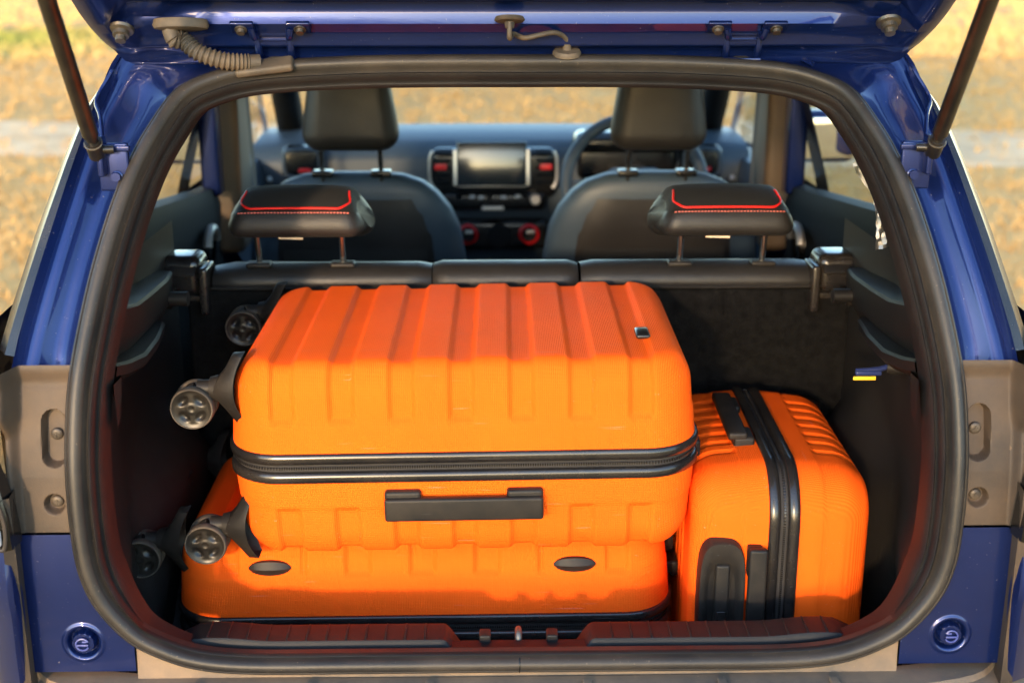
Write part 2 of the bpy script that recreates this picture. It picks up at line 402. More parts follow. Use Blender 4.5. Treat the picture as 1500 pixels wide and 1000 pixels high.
# outer body: function of length (Y) and height
def yo(z): return interp(z, [1.05, 1.10, 1.16, 1.264, 1.353, 1.41, 1.48, 1.52], [1.60, 1.61, 1.633, 1.688, 1.745, 1.785, 1.868, 1.90])
def gx(Y, z):
    return interp(z, [1.05, 1.10, 1.16, 1.264, 1.353, 1.41, 1.48, 1.52], [.700, .692, .675, .646, .619, .599, .560, .53]) + interp(Y-yo(z), [0, .15, .4, .9, 1.6, 2.4], [0, .03, .06, .075, .07, .05])
def W(Y): return interp(Y, [1.50, 1.55, 1.60, 1.68, 1.8, 2.0, 2.4, 3, 4, 4.6, 5, 5.25, 5.38, 5.44], [.655, .672, .70, .738, .772, .805, .835, .855, .855, .83, .77, .68, .52, .34])
def wz(z): return interp(z, [.22, .4, .6, .85, 1.0, 1.06, 1.12], [.93, .985, 1, 1, .99, .97, .925])
WH = [(2.12, .33), (4.62, .33)]
def body_side():
    zs = [.24, .30, .36, .42, .48, .54, .60, .66, .72, .78, .84, .90, .96, 1.02, 1.06, 1.09, 1.125]
    V, F = [], []; n = 110
    for z in zs:
        y0 = interp(z, [.24, .68, .70, .9, 1.02, 1.06, 1.10, 1.125], [1.60, 1.60, 1.56, 1.55, 1.54, 1.556, 1.572, 1.592])
        for i in range(n+1):
            Y = y0+(5.44-y0)*i/n; k = lerp(1, wz(z), sst(1.55, 2.0, Y)); x = W(Y)*k
            zz = z if z < 1 else lerp(1+(z-1)*lerp(1, .55, sst(2.0, 2.8, Y)), z-.12*(z-1)/.125, sst(3.9, 5.0, Y))
            zz = lerp(zz, min(zz, .98-.08*sst(4.6, 5.44, Y)), sst(4.0, 4.5, Y))
            V.append((x, Y, zz))
    for r_ in range(len(zs)-1):
        for i in range(n):
            q = [r_*(n+1)+i, r_*(n+1)+i+1, (r_+1)*(n+1)+i+1, (r_+1)*(n+1)+i]
            c = sum((Vector(V[k]) for k in q), Vector())/4
            if any((c.y-wy)**2+(c.z-wz_)**2 < .36**2 for wy, wz_ in WH): continue
            F.append(tuple(q))
    return V, F
def gpanel(fa, fb, z0, z1, nz=10, ny=6, inset=0.0):
    rows = []
    for i in range(nz+1):
        z = lerp(z0, z1, i/nz); rows.append([(gx(lerp(fa(z), fb(z), j/ny), z)-inset, lerp(fa(z), fb(z), j/ny), z) for j in range(ny+1)])
    return loft(rows)
cB = lambda d: (lambda z: 2.96+d+.08*(z-1.1))
cC = lambda d: (lambda z: 2.14+d+.30*(z-1.1))
aP = lambda d: (lambda z: 4.06+d-1.90*(z-1.1))
def jedge(z): return interp(z, [1.10, 1.135, 1.205, 1.285, 1.345, 1.392, 1.434, 1.49], [1.572, 1.592, 1.626, 1.672, 1.712, 1.752, 1.796, 1.845])
for s in (1, -1):
    obj('side_panel', side(body_side(), s), 'paint', CAR, angle=30)
    # gloss black applique wrapping the rear pillar, blue edge above it
    rows = []
    for i in range(15):
        z = lerp(1.115, 1.44, i/14); jx = interp(z, [1.10, 1.135, 1.205, 1.285, 1.345, 1.392, 1.434, 1.49], [.658, .653, .635, .614, .599, .588, .579, .552])
        rows.append([(jx, jedge(z), z), (lerp(jx, gx(yo(z), z), .5)-.001, lerp(jedge(z), yo(z), .5)-.010, z), (gx(yo(z), z), yo(z), z), (gx(yo(z)+.08, z), yo(z)+.08, z), (gx(yo(z)+.2, z), yo(z)+.2, z), (gx(cC(0)(z), z), cC(0)(z), z)])
    obj('quarter_trim', side(loft(rows), s), 'black_gloss', CAR, angle=25)
    rows = []
    for i in range(5):
        z = lerp(1.44, 1.495, i/4); jx = interp(z, [1.434, 1.49], [.579, .552])
        rows.append([(jx, jedge(z), z)] + [(gx(yo(z)+t, z), yo(z)+t, z) for t in (0, .1, .3, .6, 1.0, 1.42)])
    obj('roof_rail', side(loft(rows), s), 'paint', CAR)
    obj('window_glass', side(gpanel(cC(.1), cB(-.02), 1.075, 1.45), s), 'glass', CAR)
    obj('window_glass', side(gpanel(cB(.1), aP(-.05), 1.07, 1.44), s), 'glass', CAR)
    obj('pillar_cover', side(gpanel(cB(-.02), cB(.1), 1.08, 1.46), s), 'black_gloss', CAR)
    obj('pillar_cover', side(gpanel(cC(-.03), cC(.1), 1.08, 1.46), s), 'paint', CAR)
    obj('front_pillar', side(gpanel(aP(-.06), aP(.02), 1.02, 1.47), s), 'paint', CAR)
    obj('front_pillar_trim', side(tube([(.655, 4.02, 1.10), (.625, 3.72, 1.25), (.585, 3.42, 1.40), (.55, 3.25, 1.47)], [.045, .042, .042, .05], 10), s), 'door', CAR)
    # inner pillar and door trims
    obj('pillar_trim', side(join(rbox((.685, 3.20, 1.20), (.035, .085, .29), .02), rbox((.675, 3.14, 1.20), (.012, .02, .28), .008), rbox((.68, 3.26, 1.2), (.012, .02, .28), .008)), s), 'pillar', CAR)
    obj('door_frame', side(rbox((.705, 3.055, 1.27), (.022, .030, .20), .008), s), 'paint', CAR)
    obj('rear_pillar_trim', side(gpanel(lambda z: yo(z)+.03, cC(.13), 1.10, 1.455, inset=.03), s), 'door', CAR)
    rows = []
    for i in range(9):
        Y = lerp(2.15, 3.06, i/8); zt = lerp(1.175, 1.085, i/8)
        rows.append([(.735, Y, zt+.004), (.722, Y, zt+.006), (.70, Y, zt), (.69, Y, zt-.04), (.70, Y, zt-.16), (.66, Y, zt-.25), (.66, Y, zt-.33), (.71, Y, zt-.42), (.71, Y, .35)])
    dt = obj('door_trim', side(loft(rows), s), 'door', CAR, angle=60)
    hc = (.685, 2.86, .985)
    obj('door_handle', side(tube([(hc[0]-.012, hc[1]+.05*math.cos(a), hc[2]+.042*math.sin(a)) for a in [R(10+160*k/10) for k in range(11)]], .010, 8), s), 'silver', dt)
    obj('speaker_ring', side(lathe([(.03, -.012), (.042, -.012), (.046, 0)], 20, 'X', hc), s), 'bezel', dt)
    rows = []
    for i in range(9):
        Y = lerp(3.16, 4.02, i/8); zt = 1.075-.01*i/8
        rows.append([(.745, Y, zt+.004), (.73, Y, zt+.006), (.70, Y, zt), (.685, Y, zt-.05), (.69, Y, zt-.15), (.65, Y, zt-.22), (.65, Y, zt-.30), (.71, Y, .35)])
    dt = obj('door_trim', side(loft(rows), s), 'dash', CAR, angle=60)
    obj('door_handle', side(tube([(.672, 3.70+.05*math.cos(a), 1.0+.03*math.sin(a)) for a in [R(10+160*k/10) for k in range(11)]], .009, 8), s), 'silver', dt)
    # seat belt hanging from the middle pillar
    obj('seat_belt', side(loft([[(.632, 3.13, 1.38), (.632, 3.175, 1.38)], [(.622, 3.11, 1.2), (.622, 3.155, 1.2)], [(.60, 3.07, .8), (.60, 3.115, .8)]]), s), 'belt', CAR)
    obj('belt_anchor', side(rbox((.640, 3.15, 1.37), (.014, .03, .045), .008), s), 'bezel', CAR)
    # door mirror
    mg = obj('door_mirror', side(join(rbox((.925, 3.64, 1.135), (.105, .055, .075), .045, 5), rbox((.82, 3.68, 1.09), (.05, .02, .02), .012)), s), 'paint', CAR)
    obj('mirror_pane', side(xf(rbox((0, 0, 0), (.088, .003, .058), .003), T(.925, 3.584, 1.135) @ rot(9, 'Z')), s), 'mirror', mg)
    # road wheels
    for wy, wz_ in WH:
        wg = obj('road_wheel', side(lathe([(.20, .60), (.30, .60), (.325, .625), (.33, .70), (.325, .775), (.30, .80), (.215, .80), (.20, .77)], 40, 'X', (0, wy, wz_)), s), 'tread', CAR)
        obj('wheel_rim', side(join(lathe([(.205, .61), (.20, .70), (.205, .795), (.195, .79), (.185, .73), (.04, .745), (.035, .765), (0, .768)], 40, 'X', (0, wy, wz_)),
            *[xf(rbox((.765, 0, .11), (.012, .02, .085), .008), T(0, wy, wz_) @ rot(72*k, 'X')) for k in range(5)]), s), 'silver', wg)
        obj('arch_cladding', side(tube([(W(wy+.37*math.cos(a))*wz(.33+.37*math.sin(a))-.005, wy+.37*math.cos(a), .33+.37*math.sin(a)) for a in [R(-8+196*k/30) for k in range(31)]], .034, 8), s), 'dusty', CAR)
        obj('wheel_well', side(lathe([(.37, .50), (.37, .84)], 30, 'X', (0, wy, wz_)), s), 'trim_dark', CAR)

# roof, bonnet, windscreen, floor
def roof(dz, y0, y1, wscale):
    rows = []
    for i in range(15):
        Y = lerp(y0, y1, i/14); w = interp(Y, [1.86, 2.2, 2.6, 3.25], [.556, .60, .615, .595])*wscale
        zc = interp(Y, [1.86, 2.1, 2.6, 3.0, 3.25], [1.516, 1.535, 1.55, 1.54, 1.515])+dz
        rows.append([(w*u, Y, zc-.032*abs(u)**2.5) for u in [k/8 for k in range(-8, 9)]])
    return loft(rows)
obj('roof', roof(0, 1.862, 3.27, 1.0), 'paint', CAR)
obj('headlining', roof(-.055, 1.87, 3.27, .99), 'headlining', CAR)
rows = []
for i in range(11):
    t = i/10; Y = lerp(3.27, 4.14, t); z = lerp(1.512, 1.075, t)+.03*math.sin(math.pi*t); w = lerp(.585, .70, t)
    rows.append([(w*u, Y-.10*u*u*t-.02*u*u, z-.02*u*u) for u in [k/8 for k in range(-8, 9)]])
obj('windscreen', loft(rows), 'glass', CAR)
rows = []
for i in range(13):
    t = i/12; Y = lerp(4.05, 5.42, t); z = lerp(1.03, .86, t**1.6); w = W(Y)*.985
    rows.append([(w*u, Y-.0*u, z-.05*abs(u)**3) for u in [k/10 for k in range(-10, 11)]])
obj('bonnet', loft(rows), 'paint', CAR)
rows = [[(W(5.42)*u*1.0, 5.44+.04*(1-u*u), z) for u in [k/8 for k in range(-8, 9)]] for z in (.26, .45, .65, .86)]
obj('front_fascia', loft(rows), 'paint', CAR)
obj('underbody', rbox((0, 3.45, .30), (.70, 1.90, .02), .01), 'trim_dark', CAR)

# lamp housing jamb panels with recesses, screws
def heightgrid(xf_, z0, z1, nx, nz, dep):
    rows = []
    for i in range(nz+1):
        z = lerp(z0, z1, i/nz); a, b = xf_(z)
        rows.append([(lerp(a, b, j/nx), dep(lerp(a, b, j/nx), z), z) for j in range(nx+1)])
    return loft(rows)
def sealx(z):
    b = .58
    for k in range(len(half)-1):
        p, q = half[k], half[k+1]
        if p.z >= z >= q.z and p.x > .3 and q.x > .3: b = lerp(p.x, q.x, (p.z-z)/(max(1e-6, p.z-q.z)))
    return b
def sealy(z): return interp(z, [.69, .85, .905, .97, 1.02, 1.08, 1.133], [1.5, 1.501, 1.505, 1.512, 1.522, 1.539, 1.560])
def lampdep(x, z):
    d = sealy(z)+.008
    d += .016*sst(.030, .0, abs(z-1.105))*sst(.66, .60, x)*0
    # stadium slot
    cz = max(.998, min(1.041, z)); q = math.hypot(x-.5985, z-cz); d += .017*sst(.0155, .0125, q)
    q = math.hypot(x-.601, z-.9345); d += .013*sst(.0140, .0100, q)
    d -= .030*sst(.637, .652, x)*sst(1.02, 1.06, z)        # flange up to the quarter panel
    d -= .012*sst(.640, .652, x)
    d -= .012*sst(1.085, 1.112, z)
    return d
def screw(c, r=.0065):
    g = lathe([(r*1.25, .0), (r*1.2, -.0025), (r*.95, -.004), (r*.5, -.0045), (0, -.004)], 18, 'Y', c)
    return join(g, rbox((c[0], c[1]-.0045, c[2]), (r*.55, .0008, r*.14), .0002), rbox((c[0], c[1]-.0046, c[2]), (r*.14, .0008, r*.55), .0002))
def lowdep(x, z):
    d = 1.503+.45*max(0, z-.79)**2
    q = math.hypot(x-.578, z-.742)
    d += .009*sst(.0215, .0185, q)-.012*sst(.0165, .0145, q)-.002*sst(.021, .025, q)*sst(.03, .025, q)
    return d
for s in (1, -1):
    lp = obj('lamp_jamb', side(heightgrid(lambda z: (sealx(z)-.006, .655), .897, 1.113, 60, 150, lampdep), s), 'dusty', CAR, angle=50)
    obj('jamb_screw', side(screw((.5985, sealy(1.02)+.0245, 1.021)), s), 'screw', lp)
    obj('jamb_screw', side(screw((.601, sealy(.9345)+.0205, .9345)), s), 'screw', lp)
    lo = obj('lower_jamb', side(heightgrid(lambda z: (max(sealx(z)-.004, .512), .652), .6985, .8955, 110, 150, lowdep), s), 'paint', CAR, angle=50)
    st = (.578, 1.4975, .742)
    obj('stopper_mark', side(join(tube([(st[0]+.0085*math.cos(a), st[1]-.0005, st[2]+.0085*math.sin(a)) for a in [R(150-300*k/14) for k in range(15)]], .0012, 6),
        rbox((st[0], st[1]-.0005, st[2]-.001), (.0075, .001, .0012), .0006), rbox((st[0]-.003, st[1]-.0005, st[2]+.004), (.003, .001, .0012), .0006)), s), 'mark', lo)
    # dark flange between the jamb and the bumper corner
    obj('corner_gap_trim', side(loft([[(.648, 1.512, z), (.643, 1.478, z), (.655, 1.470, z)] for z in (.66, .74, .82, .895, .96)]), s), 'dusty', CAR)
    # painted bumper corner
    rows = []
    for z, dx, dy in ((.688, .004, .010), (.74, .002, .004), (.80, 0, 0), (.825, 0, -.004), (.86, .003, .004), (.887, .006, .014)):
        rows.append([(.656+dx, 1.486, z), (.6585+dx, 1.466+dy, z), (.664+dx, 1.461+dy, z), (.69+dx, 1.474+dy, z), (.74+dx, 1.53+dy, z), (.775+dx, 1.62+dy, z), (.80+dx, 1.76+dy, z)])
    obj('bumper_corner', side(xf(loft(rows), T(-.013, 0, 0)), s), 'paint', CAR, angle=40)
    # rear lamp with clear segments
    lamp = obj('tail_lamp', side(xf(loft([[(a, 1.50, z), (a+.002, 1.468+b, z), (a+.012, 1.463+b, z), (a+.04, 1.478+b, z), (a+.09, 1.55+b, z), (a+.125, 1.66+b, z)] for z, a, b in
        ((.8915, .655, .004), (.90, .654, 0), (.94, .657, .003), (.97, .663, .007), (1.0, .671, .013), (1.04, .681, .025), (1.06, .69, .035))]), T(-.013, 0, 0)), s), 'bezel', CAR)
    for k in range(3):
        obj('lamp_cell', side(xf(rbox((0, 0, 0), (.008, .004, .011), .003), T(.6600+.002*k, 1.4625+.003*k, .913+.027*k) @ rot(18, 'Z')), s), 'lamp_clear', lamp)
    obj('lamp_border', side(xf(tube(crom([(.7, 1.484, .8965), (.672, 1.462, .8975), (.662, 1.461, .90), (.660, 1.463, .93), (.668, 1.466, .97), (.680, 1.480, 1.01)], 5), .0028, 8), T(-.013, 0, 0)), s), 'dusty', lamp)
obj('sill_panel', loft([[(x, 1.508, .742-.025*sst(.50, .40, abs(x))), (x, 1.507, .71), (x, 1.504, .684), (x, 1.49, .678)] for x in [-.511+1.022*k/40 for k in range(41)]]), 'dustier', CAR)
def bumper():
    pl = [(-.80, 1.76), (-.765, 1.60), (-.70, 1.49), (-.62, 1.430), (-.40, 1.405), (0, 1.40), (.40, 1.405), (.62, 1.430), (.70, 1.49), (.765, 1.60), (.80, 1.76)]
    pc = crom([(x, y, 0) for x, y in pl], 5); rows = []
    for z, o in ((.30, .04), (.36, 0), (.55, 0), (.648, .0), (.668, .006), (.676, .020)): rows.append([(p.x*(1-o*.5), p.y+o, z) for p in pc])
    rows.append([(p.x*.95, max(p.y+.05, 1.452) if p.y < 1.5 else p.y+.03, .679) for p in pc])
    rows.append([(p.x*.95, max(p.y+.055, 1.456) if p.y < 1.5 else p.y+.035, .686) for p in pc])
    rows.append([(p.x*.93, max(p.y+.10, 1.497) if p.y < 1.5 else p.y+.06, .6865) for p in pc])
    return loft(rows)
bp_ = obj('rear_bumper', bumper(), 'dustier', CAR, angle=35)
for x in (-.28, -.12, .09, .27, .42, -.43):
    obj('bumper_rib', rbox((x, 1.474, .688), (.006, .012, .003), .002), 'dustier', bp_)

# sill trim with its ribs, notch, latch striker
def notch(x): return -.036*sst(.104, .070, abs(x))
def sillrow(x):
    k = notch(x); e = .006*sst(.33, .41, abs(x))-.030*sst(.43, .50, abs(x))
    return [(x, 1.5265, .700), (x, 1.528, .711+k*.35+e), (x, 1.5300, .7205+k+e), (x, 1.533, .7240+k+e), (x, 1.570, .7262+k+e), (x, 1.5765, .7245+k+e), (x, 1.580, .715+k+e), (x, 1.588, .66), (x, 1.60, .48)]
xs = sorted(set([round(-.50+.02*k, 3) for k in range(51)]+[round(s*(.064+.004*k), 4) for s in (1, -1) for k in range(12)]))
sill = obj('sill_trim', loft([sillrow(x) for x in xs]), 'trim', CAR, angle=35)
for s in (1, -1):
    for k in range(12):
        x = s*(.128+.0268*k); e = .006*sst(.33, .41, abs(x))
        obj('sill_rib', loft([[(x-.0022, y, z+e-.001), (x-.0008, y, z+e+.0016), (x+.0008, y, z+e+.0016), (x+.0022, y, z+e-.001)] for y, z in ((1.5325, .7215), (1.536, .7243), (1.569, .7263), (1.577, .7235))]), 'trim', sill)
    obj('latch_post', rbox((s*.0462, 1.556, .7035), (.0078, .011, .0185), .0025), 'black_satin', sill)
obj('striker_loop', tube(crom([(0, 1.552, .680), (0, 1.552, .706), (0, 1.556, .7165), (0, 1.564, .7195), (0, 1.572, .7165), (0, 1.576, .706), (0, 1.576, .68)], 5), .0048, 10), 'steel', sill)
obj('striker_base', join(rbox((0, 1.560, .691), (.011, .016, .003), .002), rbox((0, 1.545, .688), (.005, .006, .0025), .001)), 'steel', sill)

# boot lining: floor, sides with wheel arch, shelf supports
obj('boot_floor', rbox((0, 1.88, .474), (.60, .30, .012), .004), 'trim_dark', CAR)
for s in (1, -1):
    rows = []
    for i in range(25):
        z = lerp(.475, 1.17, i/24); row = []
        for j in range(25):
            t = j/24; Y = lerp(sealy(z)+.052 if z < 1.1 else 1.66, 2.22, t)
            x = lerp(sealx(max(z, .80))-.016, .60, sst(0, .5, t))
            x += .03*sst(0, .2, t)*sst(.75, .6, z)
            q = math.hypot((Y-2.0)/.30, (z-.50)/.42); x -= .066*sst(1.0, .74, q) + .010*sst(.62, .56, q)
            row.append((x, Y, z))
        rows.append(row)
    wall = obj('boot_side', side(loft(rows), s), 'trim_dark', CAR, angle=60)
    # upper support ledge
    def ledge(pts, thick):
        rr = []
        for Y, xi, zi, xo, zo in pts:
            rr.append([(xo, Y, zo), (xi+.02, Y, zi+.001), (xi+.004, Y, zi), (xi, Y, zi-.004), (xi+.003, Y, zi-thick*.6), (xi+.02, Y, zi-thick), (xo, Y, zi-thick*1.5)])
        return loft(rr)
    u = obj('shelf_support', side(ledge([(1.625, .530, 1.166, .555, 1.166), (1.67, .532, 1.158, .585, 1.162), (1.76, .540, 1.139, .63, 1.145), (1.88, .552, 1.124, .64, 1.13), (2.02, .563, 1.112, .65, 1.115), (2.10, .575, 1.106, .65, 1.108)], .075), s), 'trim', CAR, angle=40)
    obj('shelf_support', side(ledge([(1.595, .528, 1.100, .558, 1.104), (1.64, .524, 1.090, .58, 1.100), (1.72, .524, 1.076, .60, 1.09), (1.83, .535, 1.067, .61, 1.075), (1.94, .552, 1.061, .62, 1.065), (2.00, .59, 1.055, .62, 1.06)], .030), s), 'trim', CAR, angle=40)
    obj('shelf_pivot', side(tube([(.535, 2.03, 1.075), (.565, 2.03, 1.075)], .012, 14), s), 'black_satin', CAR)
    obj('lower_side_trim', side(loft([[(.526, 1.565, z), (.545-.02*sst(.9, 1.1, z), 1.60, z), (.57, 1.70, z), (.60, 1.9, z)] for z in (1.08, 1.06, 1.04, 1.02)]), s), 'trim', CAR, angle=60)
    # arch mouldings
    for r_, zc in ((.20, .66), (.15, .64)):
        obj('moulded_rib', side(tube([(.553-.02*k/8, 1.80+.16*k/8, zc+.14*math.sin(R(20+60*k/8))) for k in range(9)], .0022, 6), s), 'trim', wall)
hx_, hy_, hz_0 = .540, 1.80, 1.020
hk = obj('bag_hook', join(tube(crom([(.585, hy_, hz_0+.004), (.565, hy_-.002, hz_0+.006), (.548, hy_-.005, hz_0+.002), (.530, hy_-.005, hz_0), (.512, hy_-.005, hz_0-.001)], 4), .0042, 8), rbox((.530, hy_-.008, hz_0-.003), (.020, .004, .004), .003)), 'hook_blue', CAR)
obj('yellow_label', rbox((.523, hy_-.0135, hz_0-.0095), (.017, .0012, .003), .0008), 'yellow', hk)
obj('hook_mount', lathe([(0, .558), (.009, .558), (.012, .568), (.013, .62)], 16, 'X', (0, hy_, hz_0+.004)), 'trim_dark', hk)
# torn protective film left on the pillar trim
film = []
for i in range(27):
    t = i/26; p = crom([(.482, 1.765, 1.338), (.500, 1.762, 1.310), (.511, 1.758, 1.280), (.518, 1.755, 1.250), (.523, 1.752, 1.216)], 26)[i*4]
    w = interp(t, [0, .1, .22, .35, .5, .62, .8, .92, 1], [.009, .015, .012, .005, .004, .006, .008, .012, .014])
    film.append([(p.x+w*.8*u+.0008*math.sin(i*2.1+u*3), p.y+.0022*math.sin(i*.9+u*4)+.0012*math.cos(u*5+i*1.3), p.z+.003*u) for u in (-1, -.5, 0, .5, 1)])
obj('torn_film', loft(film), 'film', CAR, angle=20)

# ---------------------------------------------------------------- rear seat and headrests
def seat_top(x0, x1, dz):
    prof = [(2.152, 1.058), (2.146, 1.064), (2.144, 1.072), (2.149, 1.085), (2.163, 1.095+dz), (2.19, 1.099+dz), (2.25, 1.088+dz), (2.29, 1.06), (2.32, .98), (2.36, .60)]
    rows = []; n = 16
    for i in range(n+1):
        t = i/n; x = lerp(x0, x1, t); e = min(x-x0, x1-x); k = 1-.5*(1-min(1, e/.014))**2
        rows.append([(x, lerp(2.24, y, .75+.25*k if y < 2.3 else 1), lerp(1.03, z, .85+.15*k if z > 1.05 else 1)) for y, z in prof])
    return loft(rows)
back_l = obj('rear_seat_back', seat_top(-.522, -.139, -.001), 'leather', CAR, angle=50)
back_m = obj('rear_seat_back', seat_top(-.137, .119, .001), 'leather', CAR, angle=50)
back_r = obj('rear_seat_back', seat_top(.124, .545, .001), 'leather', CAR, angle=50)
obj('seat_back_carpet', rbox((-.212, 2.165, .77), (.355, .014, .288), .008), 'carpet', CAR)
obj('seat_back_carpet', rbox((.365, 2.165, .77), (.238, .014, .288), .008), 'carpet', CAR)
obj('rear_seat_cushion', rbox((0, 2.58, .62), (.62, .24, .09), .06), 'leather', CAR)
for x0, x1 in ((-.522, .119), (.124, .545)):
    obj('seat_seam', tube([(x0, 2.1455, 1.0635), ((x0+x1)/2, 2.1445, 1.0625), (x1, 2.1455, 1.0635)], .0022, 6), 'leather', CAR)
for s in (1, -1):
    lt = obj('seat_latch', side(join(xf(rbox((0, 0, 0), (.036, .040, .036), .018, 4), T(.575, 2.185, 1.083)), rbox((.575, 2.158, 1.045), (.040, .012, .006), .003), rbox((.533, 2.165, 1.06), (.008, .035, .042), .006), rbox((.62, 2.19, 1.085), (.012, .04, .034), .008)), s), 'black_gloss', CAR)
    obj('latch_pin', side(tube([(.585, 2.12, 1.045), (.62, 2.12, 1.045)], .011, 12), s), 'black_satin', lt)
    obj('latch_lever', side(xf(rbox((0, 0, 0), (.028, .003, .014), .003), T(.575, 2.1465, 1.098) @ rot(-40, 'X')), s), 'trim', lt)

HP = [(2.128, 1.157), (2.113, 1.162), (2.105, 1.172), (2.106, 1.188), (2.113, 1.203), (2.120, 1.2085), (2.138, 1.2195), (2.165, 1.230), (2.192, 1.2345), (2.220, 1.231), (2.243, 1.205), (2.252, 1.165), (2.244, 1.146), (2.228, 1.139), (2.212, 1.142), (2.200, 1.150), (2.18, 1.154), (2.16, 1.155)]
def hr_pt(y, z, t, hw=.114, grow=1.0):
    """t in -1..1 across the headrest"""
    e = max(0, (abs(t)-.80)/.20); k = math.sqrt(max(0, 1-e*e*.93)); k = .35+.65*k
    cy, cz = 2.175, 1.182
    xx = t*hw*lerp(1.02, .90, sst(1.165, 1.24, z))*lerp(1, 1.10, sst(2.18, 2.25, y))
    return (xx, cy+(y-cy)*k*grow, cz+(z-cz)*k*grow-.007*sst(1.19, 1.235, z)*abs(t)**3)
HC = [(p.y, p.z) for p in crom([(0, y, z) for y, z in HP], 3, closed=True)]
def rear_headrest(xc, fwd_dx):
    ts = [-1, -.985, -.96, -.92, -.87, -.8, -.7, -.5, -.25, 0, .25, .5, .7, .8, .87, .92, .96, .985, 1]
    top, low = [], []
    g = loft([[hr_pt(y, z, t) for y, z in HC] for t in ts], closed_v=True, cap=True)
    g = ([(x+xc, y, z) for x, y, z in g[0]], g[1])
    h = obj('rear_headrest', g, 'leather', CAR, angle=60)
    h.data.materials.append(M['leather_top'])
    for p in h.data.polygons:
        c = p.center+ORG[CAR]
        if p.normal.z > .35 and c.y > 2.121 and abs(c.x-xc) < .105: p.material_index = 1
    # piping along the rear top edge, then forward up both sides
    path = []
    for y, z, t in ((2.178, 1.2325, -.86), (2.160, 1.2285, -.875), (2.142, 1.2205, -.885)): path.append(hr_pt(y, z, t, grow=1.014))
    for k in range(25):
        t = -.82+1.64*k/24; path.append(hr_pt(2.1195+.010*sst(.70, .84, abs(t)), 1.2088+.006*sst(.70, .84, abs(t)), t, grow=1.012))
    for y, z, t in ((2.142, 1.2205, .885), (2.160, 1.2285, .875), (2.178, 1.2325, .86)): path.append(hr_pt(y, z, t, grow=1.014))
    path = crom([Vector(p)+Vector((xc, 0, 0)) for p in path], 2)
    obj('piping', tube(path, .0019, 8), 'red', h)
    gs = []
    for k in range(34):
        t = -.84+1.68*k/33; a = Vector(hr_pt(2.1125, 1.2025, t-.016, grow=1.012))+Vector((xc, 0, 0)); b = Vector(hr_pt(2.1125, 1.2025, t+.012, grow=1.012))+Vector((xc, 0, 0))
        gs.append(tube([a, (a+b)/2+Vector((0, -.0006, .0003)), b], .0011, 5))
    obj('stitching', join(*gs), 'stitch', h)
    obj('bottom_seam', tube([Vector(hr_pt(2.1135, 1.163, -.88+1.76*k/24, grow=1.008))+Vector((xc, 0, 0)) for k in range(25)], .0012, 6), 'trim_dark', h)
    for sx in (-.0735, .0735):
        obj('headrest_post', tube([(xc+sx, 2.165, 1.165), (xc+sx, 2.170, 1.14), (xc+sx, 2.182, 1.090)], .0055, 14), 'chrome', h)
        obj('post_guide', rbox((xc+sx, 2.174, 1.0995), (.0215, .0150, .0045), .004), 'black_satin', h)
    obj('care_tag', xf(rbox((0, 0, 0), (.021, .001, .0026), .0006), T(xc-.012+fwd_dx, 2.150, 1.1515) @ rot(-25, 'X') @ rot(2, 'Y')), 'tag', h)
rear_headrest(-.368, 0); rear_headrest(.372, .0)

# ---------------------------------------------------------------- front seats
for s in (1, -1):
    xc = s*.356
    rows = []; pan = []
    for z, hw, dp in ((.45, .24, .07), (.6, .25, .075), (.8, .262, .075), (.92, .262, .072), (1.0, .25, .068), (1.05, .228, .062), (1.09, .197, .054), (1.115, .165, .045), (1.132, .120, .03), (1.138, .06, .012)):
        yc = 2.985+.28*(1.1-z)
        rows.append([(xc+hw*math.copysign(abs(math.cos(a))**.55, math.cos(a)), yc+dp*math.copysign(abs(math.sin(a))**.6, math.sin(a)), z) for a in [2*math.pi*k/40 for k in range(40)]])
        if .55 < z < 1.11:
            w2 = hw*.80; pan.append([(xc+w2*u, yc-dp*(1-.22*u**4)-.007+.012*abs(u)**6, z-.012) for u in [k/12 for k in range(-12, 13)]])
    st = obj('front_seat', loft(rows, closed_v=True, cap=True), 'dash', CAR, angle=60)
    obj('seat_back_panel', loft(pan), 'leather', st, angle=60)
    obj('map_pocket', loft([[(xc+.17*u, 2.985+.28*(1.1-z)-.082-.01*(1-u*u), z) for u in [k/8 for k in range(-8, 9)]] for z in (.96, .95, .8, .65)]), 'leather_top', st)
    hg = rbox((0, 0, 0), (.108, .045, .098), .042, 5, 3)
    hg = ([(x*lerp(1.03, .84, sst(-.08, .1, z)), y+.30*x*x*4*.3+.02*z, z) for x, y, z in hg[0]], hg[1])
    obj('front_headrest', xf(hg, T(xc-s*.004, 2.905, 1.295)), 'leather', st, angle=60)
    for sx in (-.068, .068):
        obj('headrest_post', tube([(xc+sx, 2.915, 1.21), (xc+sx, 2.945, 1.12)], .006, 12), 'chrome', st)
        obj('post_guide', rbox((xc+sx, 2.94, 1.139), (.024, .018, .008), .005), 'bezel', st)
    obj('seat_cushion', rbox((xc, 3.30, .55), (.25, .26, .09), .06, 4), 'dash', st)

